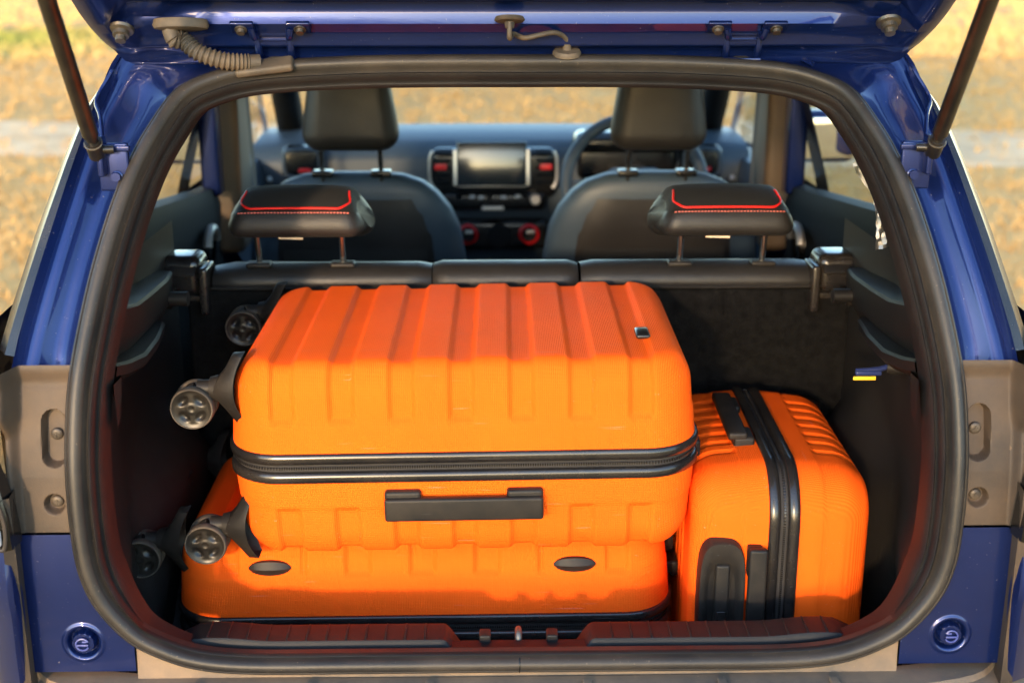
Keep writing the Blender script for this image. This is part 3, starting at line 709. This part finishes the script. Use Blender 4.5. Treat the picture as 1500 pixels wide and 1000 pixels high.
# ---------------------------------------------------------------- dashboard
dp = [(4.13, 1.06), (4.06, 1.122), (3.95, 1.134), (3.80, 1.131), (3.70, 1.118), (3.655, 1.098), (3.64, 1.06), (3.645, .95), (3.66, .86), (3.72, .70)]
dash = obj('dashboard', loft([[(x, y+.05*abs(x/.7)**2*(-1 if y > 4 else .2), z-.012*abs(x/.7)**4) for y, z in dp] for x in [-.72+1.44*k/24 for k in range(25)]]), 'dash', CAR, angle=50)
obj('centre_bezel', rbox((-.023, 3.638, 1.032), (.182, .035, .072), .028, 4), 'bezel', dash)
obj('display_screen', xf(rbox((0, 0, 0), (.100, .006, .062), .006), T(-.029, 3.588, 1.064) @ rot(-6, 'X')), 'screen', dash)
for sx in (-.1325, .0745):
    obj('screen_edge', xf(rbox((0, 0, 0), (.0060, .008, .052), .004), T(sx, 3.590, 1.053) @ rot(-6, 'X')), 'silver', dash)
obj('screen_edge', xf(rbox((0, 0, 0), (.098, .006, .004), .002), T(-.029, 3.592, 1.001)), 'silver', dash)
for cx, sgn in ((-.170, -1), (.122, 1)):
    for k in range(5): obj('vent_slat', xf(rbox((0, 0, 0), (.024, .010, .0025), .001), T(cx, 3.603, 1.010+.021*k) @ rot(25, 'X')), 'door', dash)
    obj('vent_tab', rbox((cx+.004*sgn, 3.594, 1.054), (.017, .006, .008), .003), 'red_knob', dash)
    obj('vent_trim', tube(crom([(cx+sgn*.026, 3.598, 1.098), (cx+sgn*.034, 3.598, 1.08), (cx+sgn*.036, 3.598, 1.045), (cx+sgn*.034, 3.598, 1.01), (cx+sgn*.024, 3.598, .992)], 4), .005, 8), 'silver', dash)
obj('control_panel', rbox((-.023, 3.64, .953), (.150, .04, .026), .015, 4), 'bezel', dash)
for k, x in enumerate((-.125, -.085, -.060, -.035, .005, .045, .068)):
    obj('control_button', rbox((x, 3.598, .966+.002*(k % 2)), (.008, .004, .004), .002), 'white' if k % 3 else 'door', dash)
obj('volume_dial', lathe([(0, -.022), (.013, -.022), (.015, -.018), (.016, 0)], 18, 'Y', (.096, 3.60, .961)), 'silver', dash)
obj('switch_bar', rbox((-.026, 3.596, .934), (.032, .005, .0055), .003), 'silver', dash)
obj('climate_panel', rbox((-.012, 3.655, .852), (.150, .04, .045), .02, 4), 'bezel', dash)
for x in (-.099, .079):
    kb = obj('climate_dial', lathe([(0, -.020), (.018, -.020), (.021, -.015), (.021, 0)], 22, 'Y', (x, 3.612, .856)), 'bezel', dash)
    obj('climate_ring', lathe([(.021, -.010), (.026, -.014), (.030, -.010), (.030, 0)], 26, 'Y', (x, 3.614, .856)), 'red_knob', dash)
    obj('dial_face', rbox((x+.004, 3.590, .866), (.012, .002, .005), .002), 'silver', dash)
obj('climate_dial', lathe([(0, -.022), (.030, -.022), (.033, -.016), (.034, 0)], 26, 'Y', (-.008, 3.612, .852)), 'door', dash)
for x in (-.57, .575):
    vb = obj('side_vent', rbox((x, 3.645, 1.062), (.060, .035, .048), .022, 4), 'bezel', dash)
    obj('side_vent_frame', tube([(x+.052*math.copysign(abs(math.cos(a))**.5, math.cos(a)), 3.612, 1.062+.040*math.copysign(abs(math.sin(a))**.5, math.sin(a))) for a in [2*math.pi*k/32 for k in range(32)]], .006, 8, closed=True), 'dash', dash)
    obj('vent_tab', rbox((x+.008, 3.606, 1.043), (.018, .005, .006), .003), 'red_knob', dash)
obj('instrument_hood', join(rbox((.362, 3.66, 1.118), (.155, .06, .030), .028, 4), rbox((.362, 3.67, 1.06), (.145, .04, .05), .02)), 'bezel', dash)
wc = T(.357, 3.385, 1.035) @ rot(-24, 'X')
sw = obj('steering_wheel', xf(tube([(.186*math.cos(a), 0, .186*math.sin(a)) for a in [2*math.pi*k/60 for k in range(60)]], .0165, 12, closed=True), wc), 'dash', CAR)
obj('steering_hub', xf(join(rbox((0, .012, -.005), (.075, .025, .055), .024, 4), rbox((-.12, .012, 0), (.06, .010, .016), .008), rbox((.12, .012, 0), (.06, .010, .016), .008), rbox((0, .012, -.11), (.02, .010, .06), .008)), wc), 'dash', sw)
obj('steering_column', tube([(.357, 3.41, 1.05), (.357, 3.70, .96)], .045, 14), 'bezel', sw)
obj('centre_console', rbox((0, 3.25, .60), (.11, .40, .11), .03, 3), 'bezel', CAR)

# ---------------------------------------------------------------- tailgate
TH = R(35); tv = Vector((0, -math.cos(TH), math.sin(TH))); tn = Vector((0, -math.sin(TH), -math.cos(TH))); t0 = Vector((0, 1.835, 1.478))
def tgp(x, v, h): return t0+Vector((x, 0, 0))+tv*v+tn*h
def tgw(v): return interp(v, [0, .004, .015, .03, .05, .077, .11, .14, .3, .6, .86], [.500, .532, .551, .562, .569, .575, .579, .581, .583, .565, .53])
TV = [(-.004, .004), (0, .011), (.005, .0145), (.012, .015), (.019, .010), (.024, .006), (.036, .005), (.0405, .009), (.0445, .0105), (.048, .009), (.053, .002), (.066, -.001), (.0775, -.004), (.083, -.017), (.090, -.026), (.100, -.028), (.108, -.020), (.118, -.014), (.16, -.010), (.24, -.010), (.36, -.010), (.5, -.010), (.7, -.010), (.84, -.010), (.86, 0)]
def tailgate_inner():
    rows = []
    for v, h in TV:
        w = tgw(v); row = []
        for k in range(81):
            u = -1+k/40; x = w*u; e = w-abs(x)
            rim = sst(.062, .030, e); hh = lerp(h, .013-.010*sst(.020, .0, e), rim*sst(.0, .05, v) if v < .05 else rim)
            if v > .082 and v < .105: hh = lerp(hh, -.012, sst(.14, .09, e)*(1-rim))
            row.append(tgp(x, v, hh))
        rows.append(row)
    return loft(rows)
TG = obj('tailgate', tailgate_inner(), 'paint', CAR, angle=50)
rows = []
for v in (-.004, .06, .12, .3, .5, .7, .86):
    w = tgw(v)+.004; rows.append([tgp(w*u, v, -.004-.060*sst(1.0, .86, abs(u))*sst(-.004, .08, v)*sst(.90, .80, v)) for u in [k/20 for k in range(-20, 21)]])
obj('tailgate_skin', loft(rows), 'paint', TG)
TM = Matrix(((1, 0, 0, 0), (0, tn.y, tv.y, 0), (0, tn.z, tv.z, 0), (0, 0, 0, 1)))       # local: x, normal, along the gate
def tg_at(g, x, v, h): return xf(g, Matrix.Translation(tgp(x, v, h)) @ TM)
obj('tailgate_trim', tg_at(rbox((0, 0, 0), (.42, .006, .24), .006), 0, .58, .004), 'trim', TG)
for xc in (-.3325, .316):
    hg = []
    for sx in (-1, 1):
        f = Vector(tgp(xc+sx*.026, .083, -.006)); b = Vector((xc+sx*.022, 1.806, 1.477))
        hg.append(tg_at(rbox((0, 0, 0), (.016, .003, .012), .002), xc+sx*.038, .079, .002))
        path = crom([Vector(tgp(xc+sx*.027, .079, .004)), Vector(tgp(xc+sx*.0235, .066, .010)), Vector((xc+sx*.0225, 1.790, 1.513)), Vector((xc+sx*.022, 1.796, 1.490)), b], 4)
        hg.append(tube(path, .0052, 8))
    hg.append(rbox((xc, 1.803, 1.4755), (.027, .010, .0035), .002))
    hh = obj('hinge', join(*hg), 'paint', TG)
    for sx in (-1, 1):
        obj('hinge_bolt', tg_at(lathe([(.0085, 0), (.0085, .003), (.0058, .0032), (.0055, .008), (0, .0085)], 12, 'Y'), xc+sx*.040, .079, .004), 'steel', TG)
    obj('hinge_pin', tube([(xc-.021, 1.789, 1.512), (xc+.021, 1.789, 1.512)], .0035, 8), 'paint', TG)
    obj('hinge_pin', tube([(xc-.021, 1.791, 1.504), (xc+.021, 1.791, 1.504)], .0025, 8), 'paint', TG)
    obj('hinge_rivet', lathe([(0, .002), (.009, .0015), (.011, 0)], 14, 'Z', (xc, 1.800, 1.479)), 'steel', TG)
for x, v in ((-.532, .083), (.504, .099)):
    obj('buffer_bolt', tg_at(lathe([(.017, 0), (.016, .004), (.011, .006), (.011, .012), (.007, .013), (.007, .020), (0, .021)], 16, 'Y'), x, v, .006), 'steel', TG)
# corrugated wiring boot
wp = crom([tgp(-.467, .085, .008), tgp(-.462, .078, .020), Vector((-.452, 1.765, 1.506)), Vector((-.432, 1.760, 1.490)), Vector((-.400, 1.765, 1.478)), Vector((-.372, 1.775, 1.4745)), Vector((-.352, 1.782, 1.4745))], 40)
rr = [.0112+.0014*math.sin(i*2*math.pi/8) if 34 < i < 212 else .0108 for i in range(len(wp))]
wb = obj('wiring_boot', tube(wp, rr, 16), 'hose', CAR, angle=80)
obj('boot_grommet', xf(lathe([(0, -.006), (.026, -.006), (.036, -.004), (.038, .0), (.036, .008)], 32, 'Z'), Matrix.Translation(tgp(-.452, .086, .004)) @ rot(-12, 'X') @ Matrix.Diagonal((1, .55, 1, 1))), 'hose', wb)
obj('boot_grommet', xf(rbox((0, 0, 0), (.040, .014, .006), .005, 3), T(-.345, 1.779, 1.4685) @ rot(-7, 'Y') @ rot(30, 'X')), 'hose', wb)
# washer hose in the middle
hp_ = crom([tgp(-.0085, .104, .010), tgp(-.0085, .09, .026), Vector((-.003, 1.782, 1.512)), Vector((.012, 1.772, 1.507)), Vector((.032, 1.770, 1.511)), Vector((.052, 1.776, 1.514)), Vector((.066, 1.788, 1.509)), Vector((.0715, 1.794, 1.501)), Vector((.072, 1.797, 1.490))], 6)
wh = obj('washer_hose', tube(hp_, .0036, 10), 'hose', CAR)
obj('hose_grommet', xf(lathe([(0, -.012), (.006, -.012), (.007, -.004), (.019, -.003), (.021, -.001), (.019, .003)], 24, 'Z'), Matrix.Translation(tgp(-.0085, .098, .002)) @ rot(-12, 'X')), 'hose', wh)
obj('hose_grommet', xf(lathe([(0, .012), (.0055, .012), (.0065, .004), (.018, .003), (.020, .0), (.020, -.004)], 24, 'Z'), T(.072, 1.798, 1.4865) @ rot(14, 'X')), 'hose', wh)
# gas struts
for s in (1, -1):
    a = Vector((s*.549, 1.655, 1.372)); b = Vector((s*.5245, 1.43, 1.600)); d = (b-a)
    e = a+d*2.1
    g = obj('gas_strut', tube([a+d*.02, a+d*.10, a+d*.101, e], [.0075, .0075, .0105, .0105], 16), 'strut', CAR)
    obj('strut_socket', join(tube([a-d*.035, a+d*.06], .0105, 14), tube([a+Vector((s*.006, 0, 0)), a-Vector((s*.022, -.006, 0))], .0055, 10)), 'strut', g)
    obj('strut_clip', tube([a+d*.045+Vector((.0112*math.cos(q), -.0112*math.sin(q)*.7, -.0112*math.sin(q)*.7)) for q in [2*math.pi*k/16 for k in range(16)]], .0012, 6, closed=True), 'steel', g)
    if s < 0: obj('strut_label', tube([a+d*.985, a+d*1.06], .0107, 16, caps=False), 'white', g)

# ---------------------------------------------------------------- suitcases (local: x length, wheels at -x; y width, side handle at -y; z thickness)
def shell(L, Wd, Th, sgn, period, gw, nrib, depth, ledge, band, patch=None, r=.046, RR=.078, endgap=0):
    hx, hy, hz = L/2, Wd/2, Th/2
    nx, ny, nz = int(L/.0026), 84, 34
    xs_ = [-hx+L*i/nx for i in range(nx+1)]; ys_ = [-hy+Wd*j/ny for j in range(ny+1)]; zs_ = [band+(hz-band)*k/nz for k in range(nz+1)]
    def groove(x):
        g = 0
        for k in range(-nrib, nrib+1):
            q = abs(x-k*period); g = max(g, 1-sst(gw-.0050*min(1, gw/.0165), gw+.0050*min(1, gw/.0165), q))
        return g
    G = [groove(x) for x in xs_]
    idx = {}; V = []; F = []
    def vert(i, j, k):
        t = (i, j, k)
        if t in idx: return idx[t]
        x, y, z = xs_[i], ys_[j], zs_[k]
        cx = max(-(hx-RR), min(hx-RR, x)); cy = max(-(hy-RR), min(hy-RR, y))
        vx, vy = x-cx, y-cy; m = math.hypot(vx, vy)
        if m > RR-r: qx, qy = cx+vx/m*(RR-r), cy+vy/m*(RR-r)
        else: qx, qy = x, y
        qz = min(z, hz-r)
        d = Vector((x-qx, y-qy, z-qz)); n = d.normalized() if d.length > 1e-9 else Vector((0, 0, 1))
        p = Vector((qx, qy, qz))+n*r
        draft = .010*max(0, (p.z-band)/(hz-band))
        p -= Vector((n.x, n.y, 0))*draft
        mask = sst(ledge-.003, ledge+.006, p.z)*(1-sst(.45, .75, abs(n.x)))
        if endgap: mask *= sst(hx-endgap+.004, hx-endgap-.004, abs(p.x)) if abs(n.y) > .3 or True else 1
        if patch:
            for px_, ph in patch:
                if sgn*1 < 0 and n.y > .3: mask *= 1-(sst(.050, .046, abs(p.x-px_)))*sst(ph+.034, ph+.030, p.z)
        disp = -depth*G[i]*mask - .0016*sst(ledge-.004, ledge+.002, p.z)*(1-sst(.6, .9, n.z))*1.0
        if patch and sgn < 0 and n.y > .6:
            for px_, ph in patch:
                disp -= .0012*sst(.048, .046, abs(p.x-px_))*sst(.024, .022, abs(p.z-ph))
        p += n*disp
        idx[t] = len(V); V.append((p.x, p.y, sgn*p.z)); return idx[t]
    def quad(a, b, c, d): F.append((a, b, c, d) if sgn > 0 else (d, c, b, a))
    for i in range(nx):
        for j in range(ny): quad(vert(i, j, nz), vert(i+1, j, nz), vert(i+1, j+1, nz), vert(i, j+1, nz))
        for k in range(nz):
            quad(vert(i, 0, k), vert(i+1, 0, k), vert(i+1, 0, k+1), vert(i, 0, k+1))
            quad(vert(i+1, ny, k), vert(i, ny, k), vert(i, ny, k+1), vert(i+1, ny, k+1))
    for j in range(ny):
        for k in range(nz):
            quad(vert(0, j+1, k), vert(0, j, k), vert(0, j, k+1), vert(0, j+1, k+1))
            quad(vert(nx, j, k), vert(nx, j+1, k), vert(nx, j+1, k+1), vert(nx, j, k+1))
    return V, F
def rrect(hx, hy, rad, n=10, step=.05):
    P = []
    for cx, cy, a0 in ((hx-rad, hy-rad, 0), (-(hx-rad), hy-rad, 90), (-(hx-rad), -(hy-rad), 180), (hx-rad, -(hy-rad), 270)):
        for k in range(n+1):
            a = R(a0+90*k/n); P.append(((cx+rad*math.cos(a)), cy+rad*math.sin(a), math.cos(a), math.sin(a)))
    return P
def hoop(L, Wd, prof, RR=.078):
    rows = []
    for x, y, nx_, ny_ in rrect(L/2, Wd/2, RR, 12): rows.append([(x+nx_*o, y+ny_*o, z) for o, z in prof])
    return loft(rows, closed_u=True)
def wheel_face(r, w, back=False):
    """caster wheel, axis along y, visible face at -y; four dished ovals and a hub"""
    V, F = [], []; nr, na = 13, 48
    for i in range(nr+1):
        q = r*.90*i/nr
        for k in range(na):
            a = 2*math.pi*k/na; x, z = q*math.cos(a), q*math.sin(a); h = -.0015*sst(r*.86, r*.80, q)*-1
            for b in range(4):
                c = R(45+90*b); bx, bz = .53*r*math.cos(c), .53*r*math.sin(c)
                dr = (x-bx)*math.cos(c)+(z-bz)*math.sin(c); dt = -(x-bx)*math.sin(c)+(z-bz)*math.cos(c)
                h += .0042*sst(1.0, .35, math.hypot(dr/(.21*r), dt/(.34*r)))
            h -= .0012*sst(.24*r, .20*r, q); h += .0012*sst(.15*r, .12*r, q)
            V.append((x, h, z))
    for i in range(nr):
        for k in range(na): F.append((i*na+k, i*na+(k+1) % na, (i+1)*na+(k+1) % na, (i+1)*na+k))
    rim = lathe([(r*.90, 0.0), (r*.91, -.0012), (r*.955, -.0014), (r*.985, .0015), (r, .004), (r, w-.003), (r*.96, w), (0, w)], 48, 'Y')
    return (V, F), rim
def caster(case, x, y, z, down, tint='wheel', r=.031):
    """bracket at the shell corner, neck out along -x, twin wheels hanging towards vector down"""
    sy = 1 if y > 0 else -1; sz = 1 if z > 0 else -1
    # corner guard: a fin plate that hugs the end of the shell and flares into the neck
    rows = []
    for t in [k/12 for k in range(13)]:
        u = -1+2*t; hh = .050; w = .020*(1-.55*abs(u)**2.2)+.004; zc = u*hh
        bulge = .020*math.exp(-(u/.42)**2)+.004
        cx = x+.018*abs(u)**2.0*.8
        rows.append([(cx+.012, y-w, z+zc), (cx-bulge*.7, y-w*.8, z+zc), (cx-bulge, y-w*.35, z+zc), (cx-bulge, y+w*.35, z+zc), (cx-bulge*.7, y+w*.8, z+zc), (cx+.012, y+w, z+zc)])
    br = obj('caster', loft(rows, cap=True), 'black_satin', case, local=True, angle=60)
    nk = Vector((x-.012, y, z)); end = nk+Vector((-.030, 0, 0))
    obj('caster_neck', join(tube([nk, nk+Vector((-.012, 0, 0)), nk+Vector((-.0125, 0, 0)), nk+Vector((-.026, 0, 0)), end], [.0195, .0165, .0125, .0125, .013], 20)), 'black_satin', br, local=True)
    dn = Vector(down).normalized(); wc_ = end+dn*.0235+Vector((-.007, 0, 0))
    perp = Vector((0, 1, 0)); perp = (perp-dn*perp.dot(dn)); perp = perp.normalized() if perp.length > .1 else Vector((0, 0, 1))
    # fork hood between the two wheels
    arc = [end+Vector((-.004, 0, 0)), end+Vector((-.012, 0, 0))+dn*.004, wc_+Vector((-.016, 0, 0)), wc_]
    obj('caster_fork', tube(crom(arc, 4), .0095, 12), 'black_satin', br, local=True)
    B = Matrix((( -1, 0, 0), perp, dn)).transposed().to_4x4()
    f, rm = wheel_face(r, .015)
    for sg in (-1, 1):
        mtx = Matrix.Translation(wc_+perp*(-.0225 if sg < 0 else .0225)) @ B
        if sg > 0: mtx = mtx @ rot(180, 'Z')
        wo = obj('caster_wheel', xf(f, mtx), tint, br, local=True, angle=70)
        # tread and rim ring share the wheel object's place as its own material slot
        me = wo.data; bm = bmesh.new(); bm.from_mesh(me); n0 = len(bm.faces)
        vv = [bm.verts.new(Vector(p)) for p in xf(rm, mtx)[0]]
        for q in rm[1]:
            try: fc = bm.faces.new([vv[i] for i in q]); fc.material_index = 1; fc.smooth = True
            except ValueError: pass
        bmesh.ops.recalc_face_normals(bm, faces=bm.faces); bm.to_mesh(me); bm.free(); me.materials.append(M['tyre'])

def suitcase(label, loc, rm, L, Wd, Th, period, gw, nrib, depth, ledge, gravity, endgap=0, wheels='wheel', cz=.042):
    c = thing('suitcase', label, 'suitcase', loc, rm, 'orange suitcases packed in the boot')
    band = .021; ft = [(-.30*L*1.0, Th/2*.70), (.30*L, Th/2*.70)]
    obj('front_shell', shell(L, Wd, Th, 1, period, gw, nrib, depth, ledge, band, None, endgap=endgap), 'orange', c, local=True, fix=False, angle=70)
    obj('back_shell', shell(L, Wd, Th, -1, period, gw, nrib, depth, ledge, band, ft, endgap=endgap), 'orange', c, local=True, fix=False, angle=70)
    for sg in (1, -1):
        obj('frame_rail', hoop(L, Wd, [(-.004, sg*.0225), (.0020, sg*.0225), (.0046, sg*.0205), (.0052, sg*.014), (.0042, sg*.0085), (.0015, sg*.0062), (-.004, sg*.006)]), 'black_gloss', c, local=True, angle=50)
    zp = obj('zipper', hoop(L, Wd, [(-.003, .0065), (-.0016, .004), (-.0022, .0016), (-.0006, .0012), (-.0004, -.0004), (-.0022, -.001), (-.0016, -.004), (-.003, -.0065)]), 'zip', c, local=True, angle=30)
    # zipper teeth: a fine row of small blocks (too many to count)
    V, F = [], []
    P = rrect(L/2, Wd/2, .078, 14); dens = []
    for a, b in zip(P, P[1:]+P[:1]):
        d = math.hypot(b[0]-a[0], b[1]-a[1]); n = max(1, int(d/.0034))
        for k in range(n): t = k/n; dens.append((lerp(a[0], b[0], t), lerp(a[1], b[1], t), lerp(a[2], b[2], t), lerp(a[3], b[3], t)))
    for x, y, nx_, ny_ in dens:
        tx, ty = -ny_*.0009, nx_*.0009; o = len(V)
        for sx in (-1, 1):
            for oo in (-.001, .0012):
                for zz in (-.0014, .0018): V.append((x+tx*sx+nx_*oo, y+ty*sx+ny_*oo, zz))
        F += [(o, o+1, o+3, o+2), (o+4, o+6, o+7, o+5), (o, o+4, o+5, o+1), (o+2, o+3, o+7, o+6), (o+1, o+5, o+7, o+3), (o, o+2, o+6, o+4)]
    obj('zipper_teeth', (V, F), 'black_gloss', zp, local=True, fix=False, kind='stuff')
    # side carry handle on the back shell
    hl = .113 if L > .55 else .098; hz_ = -.060 if L > .55 else -.052; y0 = -Wd/2+.008
    h = obj('side_handle', join(rbox((0, y0-.020, hz_), (hl, .0065, .0175 if L > .55 else .015), .0045), ), 'black_satin', c, local=True)
    for sx in (-1, 1): obj('handle_mount', rbox((sx*(hl-.026), y0-.005, hz_+.010), (.026, .014, .016), .005), 'black_satin', h, local=True)
    # feet on the opposite side
    for fx, fz in ft:
        rows = []
        for k in range(13):
            t = -1+k/6; w = .012*math.sqrt(max(0, 1-t*t*.97)); hgt = .0085*math.sqrt(max(0, 1-t*t*.95))
            rows.append([(fx+.032*t, Wd/2-.012, -fz-w), (fx+.032*t, Wd/2-.010+hgt*.55, -fz-w*.95), (fx+.032*t, Wd/2-.009+hgt, -fz), (fx+.032*t, Wd/2-.010+hgt*.55, -fz+w*.95), (fx+.032*t, Wd/2-.012, -fz+w)])
        obj('side_foot', loft(rows), 'black_satin', c, local=True, angle=25)
    # trolley recess, its grip and the top handle at the +x end
    xe = L/2; zt = -Th/2*.66
    fr_ = []
    hwf, hzf = (.105, .034)
    tray = obj('trolley_housing', loft([[(xe-.016+o, hwf*sc*math.copysign(abs(math.cos(a))**.45, math.cos(a)), zt+hzf*sc*math.copysign(abs(math.sin(a))**.6, math.sin(a))) for a in [2*math.pi*k/48 for k in range(48)]]
        for sc, o in ((1.02, -.02), (1.0, .020), (.97, .025), (.84, .025), (.70, .022), (.62, .018), (.55, .0165), (.01, .0165))], closed_v=True), 'black_satin', c, local=True, angle=40)
    obj('trolley_grip', rbox((xe+.003, 0, zt), (.006, .068, .0105), .004), 'black_satin', tray, local=True)
    obj('trolley_button', rbox((xe+.0092, .028, zt), (.0015, .022, .0065), .001), 'black_gloss', tray, local=True)
    th = obj('top_handle', rbox((xe+.014, 0, -.038), (.0065, .098, .0135), .0045), 'black_satin', c, local=True)
    for sy in (-1, 1): obj('handle_mount', rbox((xe-.002, sy*.074, -.041), (.014, .024, .011), .004), 'black_satin', th, local=True)
    # four casters at the -x end
    for sy in (-1, 1):
        for sz in (-1, 1):
            caster(c, -L/2+.004, sy*(Wd/2-.047), sz*(Th/2-cz), gravity, wheels)
    return c
# upper case lies flat on the lower one
up_rm = (rot(1.6, 'X') @ rot(-.9, 'Y') @ rot(-.6, 'Z'))
c1 = suitcase('large orange ribbed suitcase lying flat on top of another, side handle facing out', (-.0735, 1.902, .9290), up_rm, .676, .470, .298, .0845, .0165, 3, .0066, .066, (0, 0, -1))
# badge on the top shell of the upper case
bd = obj('badge', xf(rbox((0, 0, 0), (.0105, .0205, .0022), .0035, 3), T(.2655, -.098, .1496)), 'black_gloss', c1, local=True)
marks = [xf(rbox((0, 0, 0), (.0009, h, .0003), .0002), T(.2655+dx*1.25, -.098+dy*1.25, .1519) @ rot(a, 'Z')) for dx, dy, h, a in
         ((-.003, .0115, .0022, 20), (-.0008, .010, .003, -35), (-.0035, .0075, .0015, 70), (0, .0065, .0024, 10), (.001, .003, .0022, 80), (.0028, .0028, .0014, 60), (.0006, -.0005, .0024, 85), (.0034, -.0008, .0012, 85), (.0008, -.004, .0022, 75), (.0028, -.0045, .0016, 90), (.0012, -.0085, .002, 88))]
obj('badge_lettering', join(*marks), 'letter', bd, local=True)
# lower case, turned over, feet facing out
c2 = suitcase('largest orange suitcase at the bottom of the pile, black oval feet facing out', (-.1405, 1.940, .6330), rot(1.2, 'X') @ rot(180, 'X') @ rot(.3, 'Y'), .770, .408, .288, .098, .0185, 3, .0066, .086, (0, 0, 1), cz=.012)
# cabin case on its side, handle end facing out
r3 = Matrix(((0, 0, 1, 0), (-1, 0, 0, 0), (0, -1, 0, 0), (0, 0, 0, 1)))
c3 = suitcase('small orange cabin suitcase standing on its side, trolley handle end facing out', (.398, 1.902, .6945), rot(-2.2, 'Z') @ r3, .455, .408, .264, .0375, .0075, 3, .0052, .060, (0, 1, 0), endgap=.085)

# ---------------------------------------------------------------- unseen tree added behind the camera, its stems half-shade the boot
M['bark'] = mat('bark', (.16, .115, .075), .9, var=.4, var_scale=9, bump=1, bump_scale=30)
M['leaf'] = mat('tree_leaf', (.07, .11, .03), .6, var=.4, var_scale=3)
tx, ty = .34-11*math.sin(SUN_AZ), 1.65-11*math.cos(SUN_AZ)
tree = thing('added_shade_tree', 'unseen leafy tree added behind the camera, slender stems shaped to shade the boot', 'tree', (tx, ty, 0))
rt = random.Random(11); limbs = []
for q in range(5):                       # slender stems spaced across the sun to give partial shade
    ox = (-.36+.18*q)*math.cos(SUN_AZ); oy = -(-.36+.18*q)*math.sin(SUN_AZ)
    limbs.append(tube([(tx+ox*min(1, .35+.3*k)+.02*math.sin(k*1.7+q), ty+oy*min(1, .35+.3*k)+.1*math.sin(q*2), .45*k-.02) for k in range(10)], [.075, .06, .052, .048, .046, .045, .044, .042, .04, .036], 12))
tips = []
for k in range(9):
    a = k*.7+rt.random(); p = Vector((tx, ty, 3.4+.1*k)); d = Vector((math.cos(a), math.sin(a), .75)).normalized(); pts = [p]
    for j in range(6): d = (d+Vector((rt.uniform(-.2, .2), rt.uniform(-.2, .2), rt.uniform(-.05, .2)))).normalized(); p = p+d*.6; pts.append(p); tips.append(p)
    limbs.append(tube(pts, [.06, .055, .05, .045, .035, .025, .012], 8))
obj('trunk', join(*limbs), 'bark', tree)
V, F = [], []
for _ in range(9000):
    t = rt.choice(tips); p = t+Vector((rt.gauss(0, .55), rt.gauss(0, .55), rt.gauss(.15, .45)))
    if p.z < 3.75: continue
    n_ = Vector((rt.gauss(0, 1), rt.gauss(0, 1), rt.gauss(.4, 1))).normalized(); u = n_.orthogonal().normalized()*.075; w = n_.cross(u)*.5; o = len(V)
    V += [tuple(p-u), tuple(p+w), tuple(p+u), tuple(p-w)]; F.append((o, o+1, o+2, o+3))
obj('crown', (V, F), 'leaf', tree, fix=False)
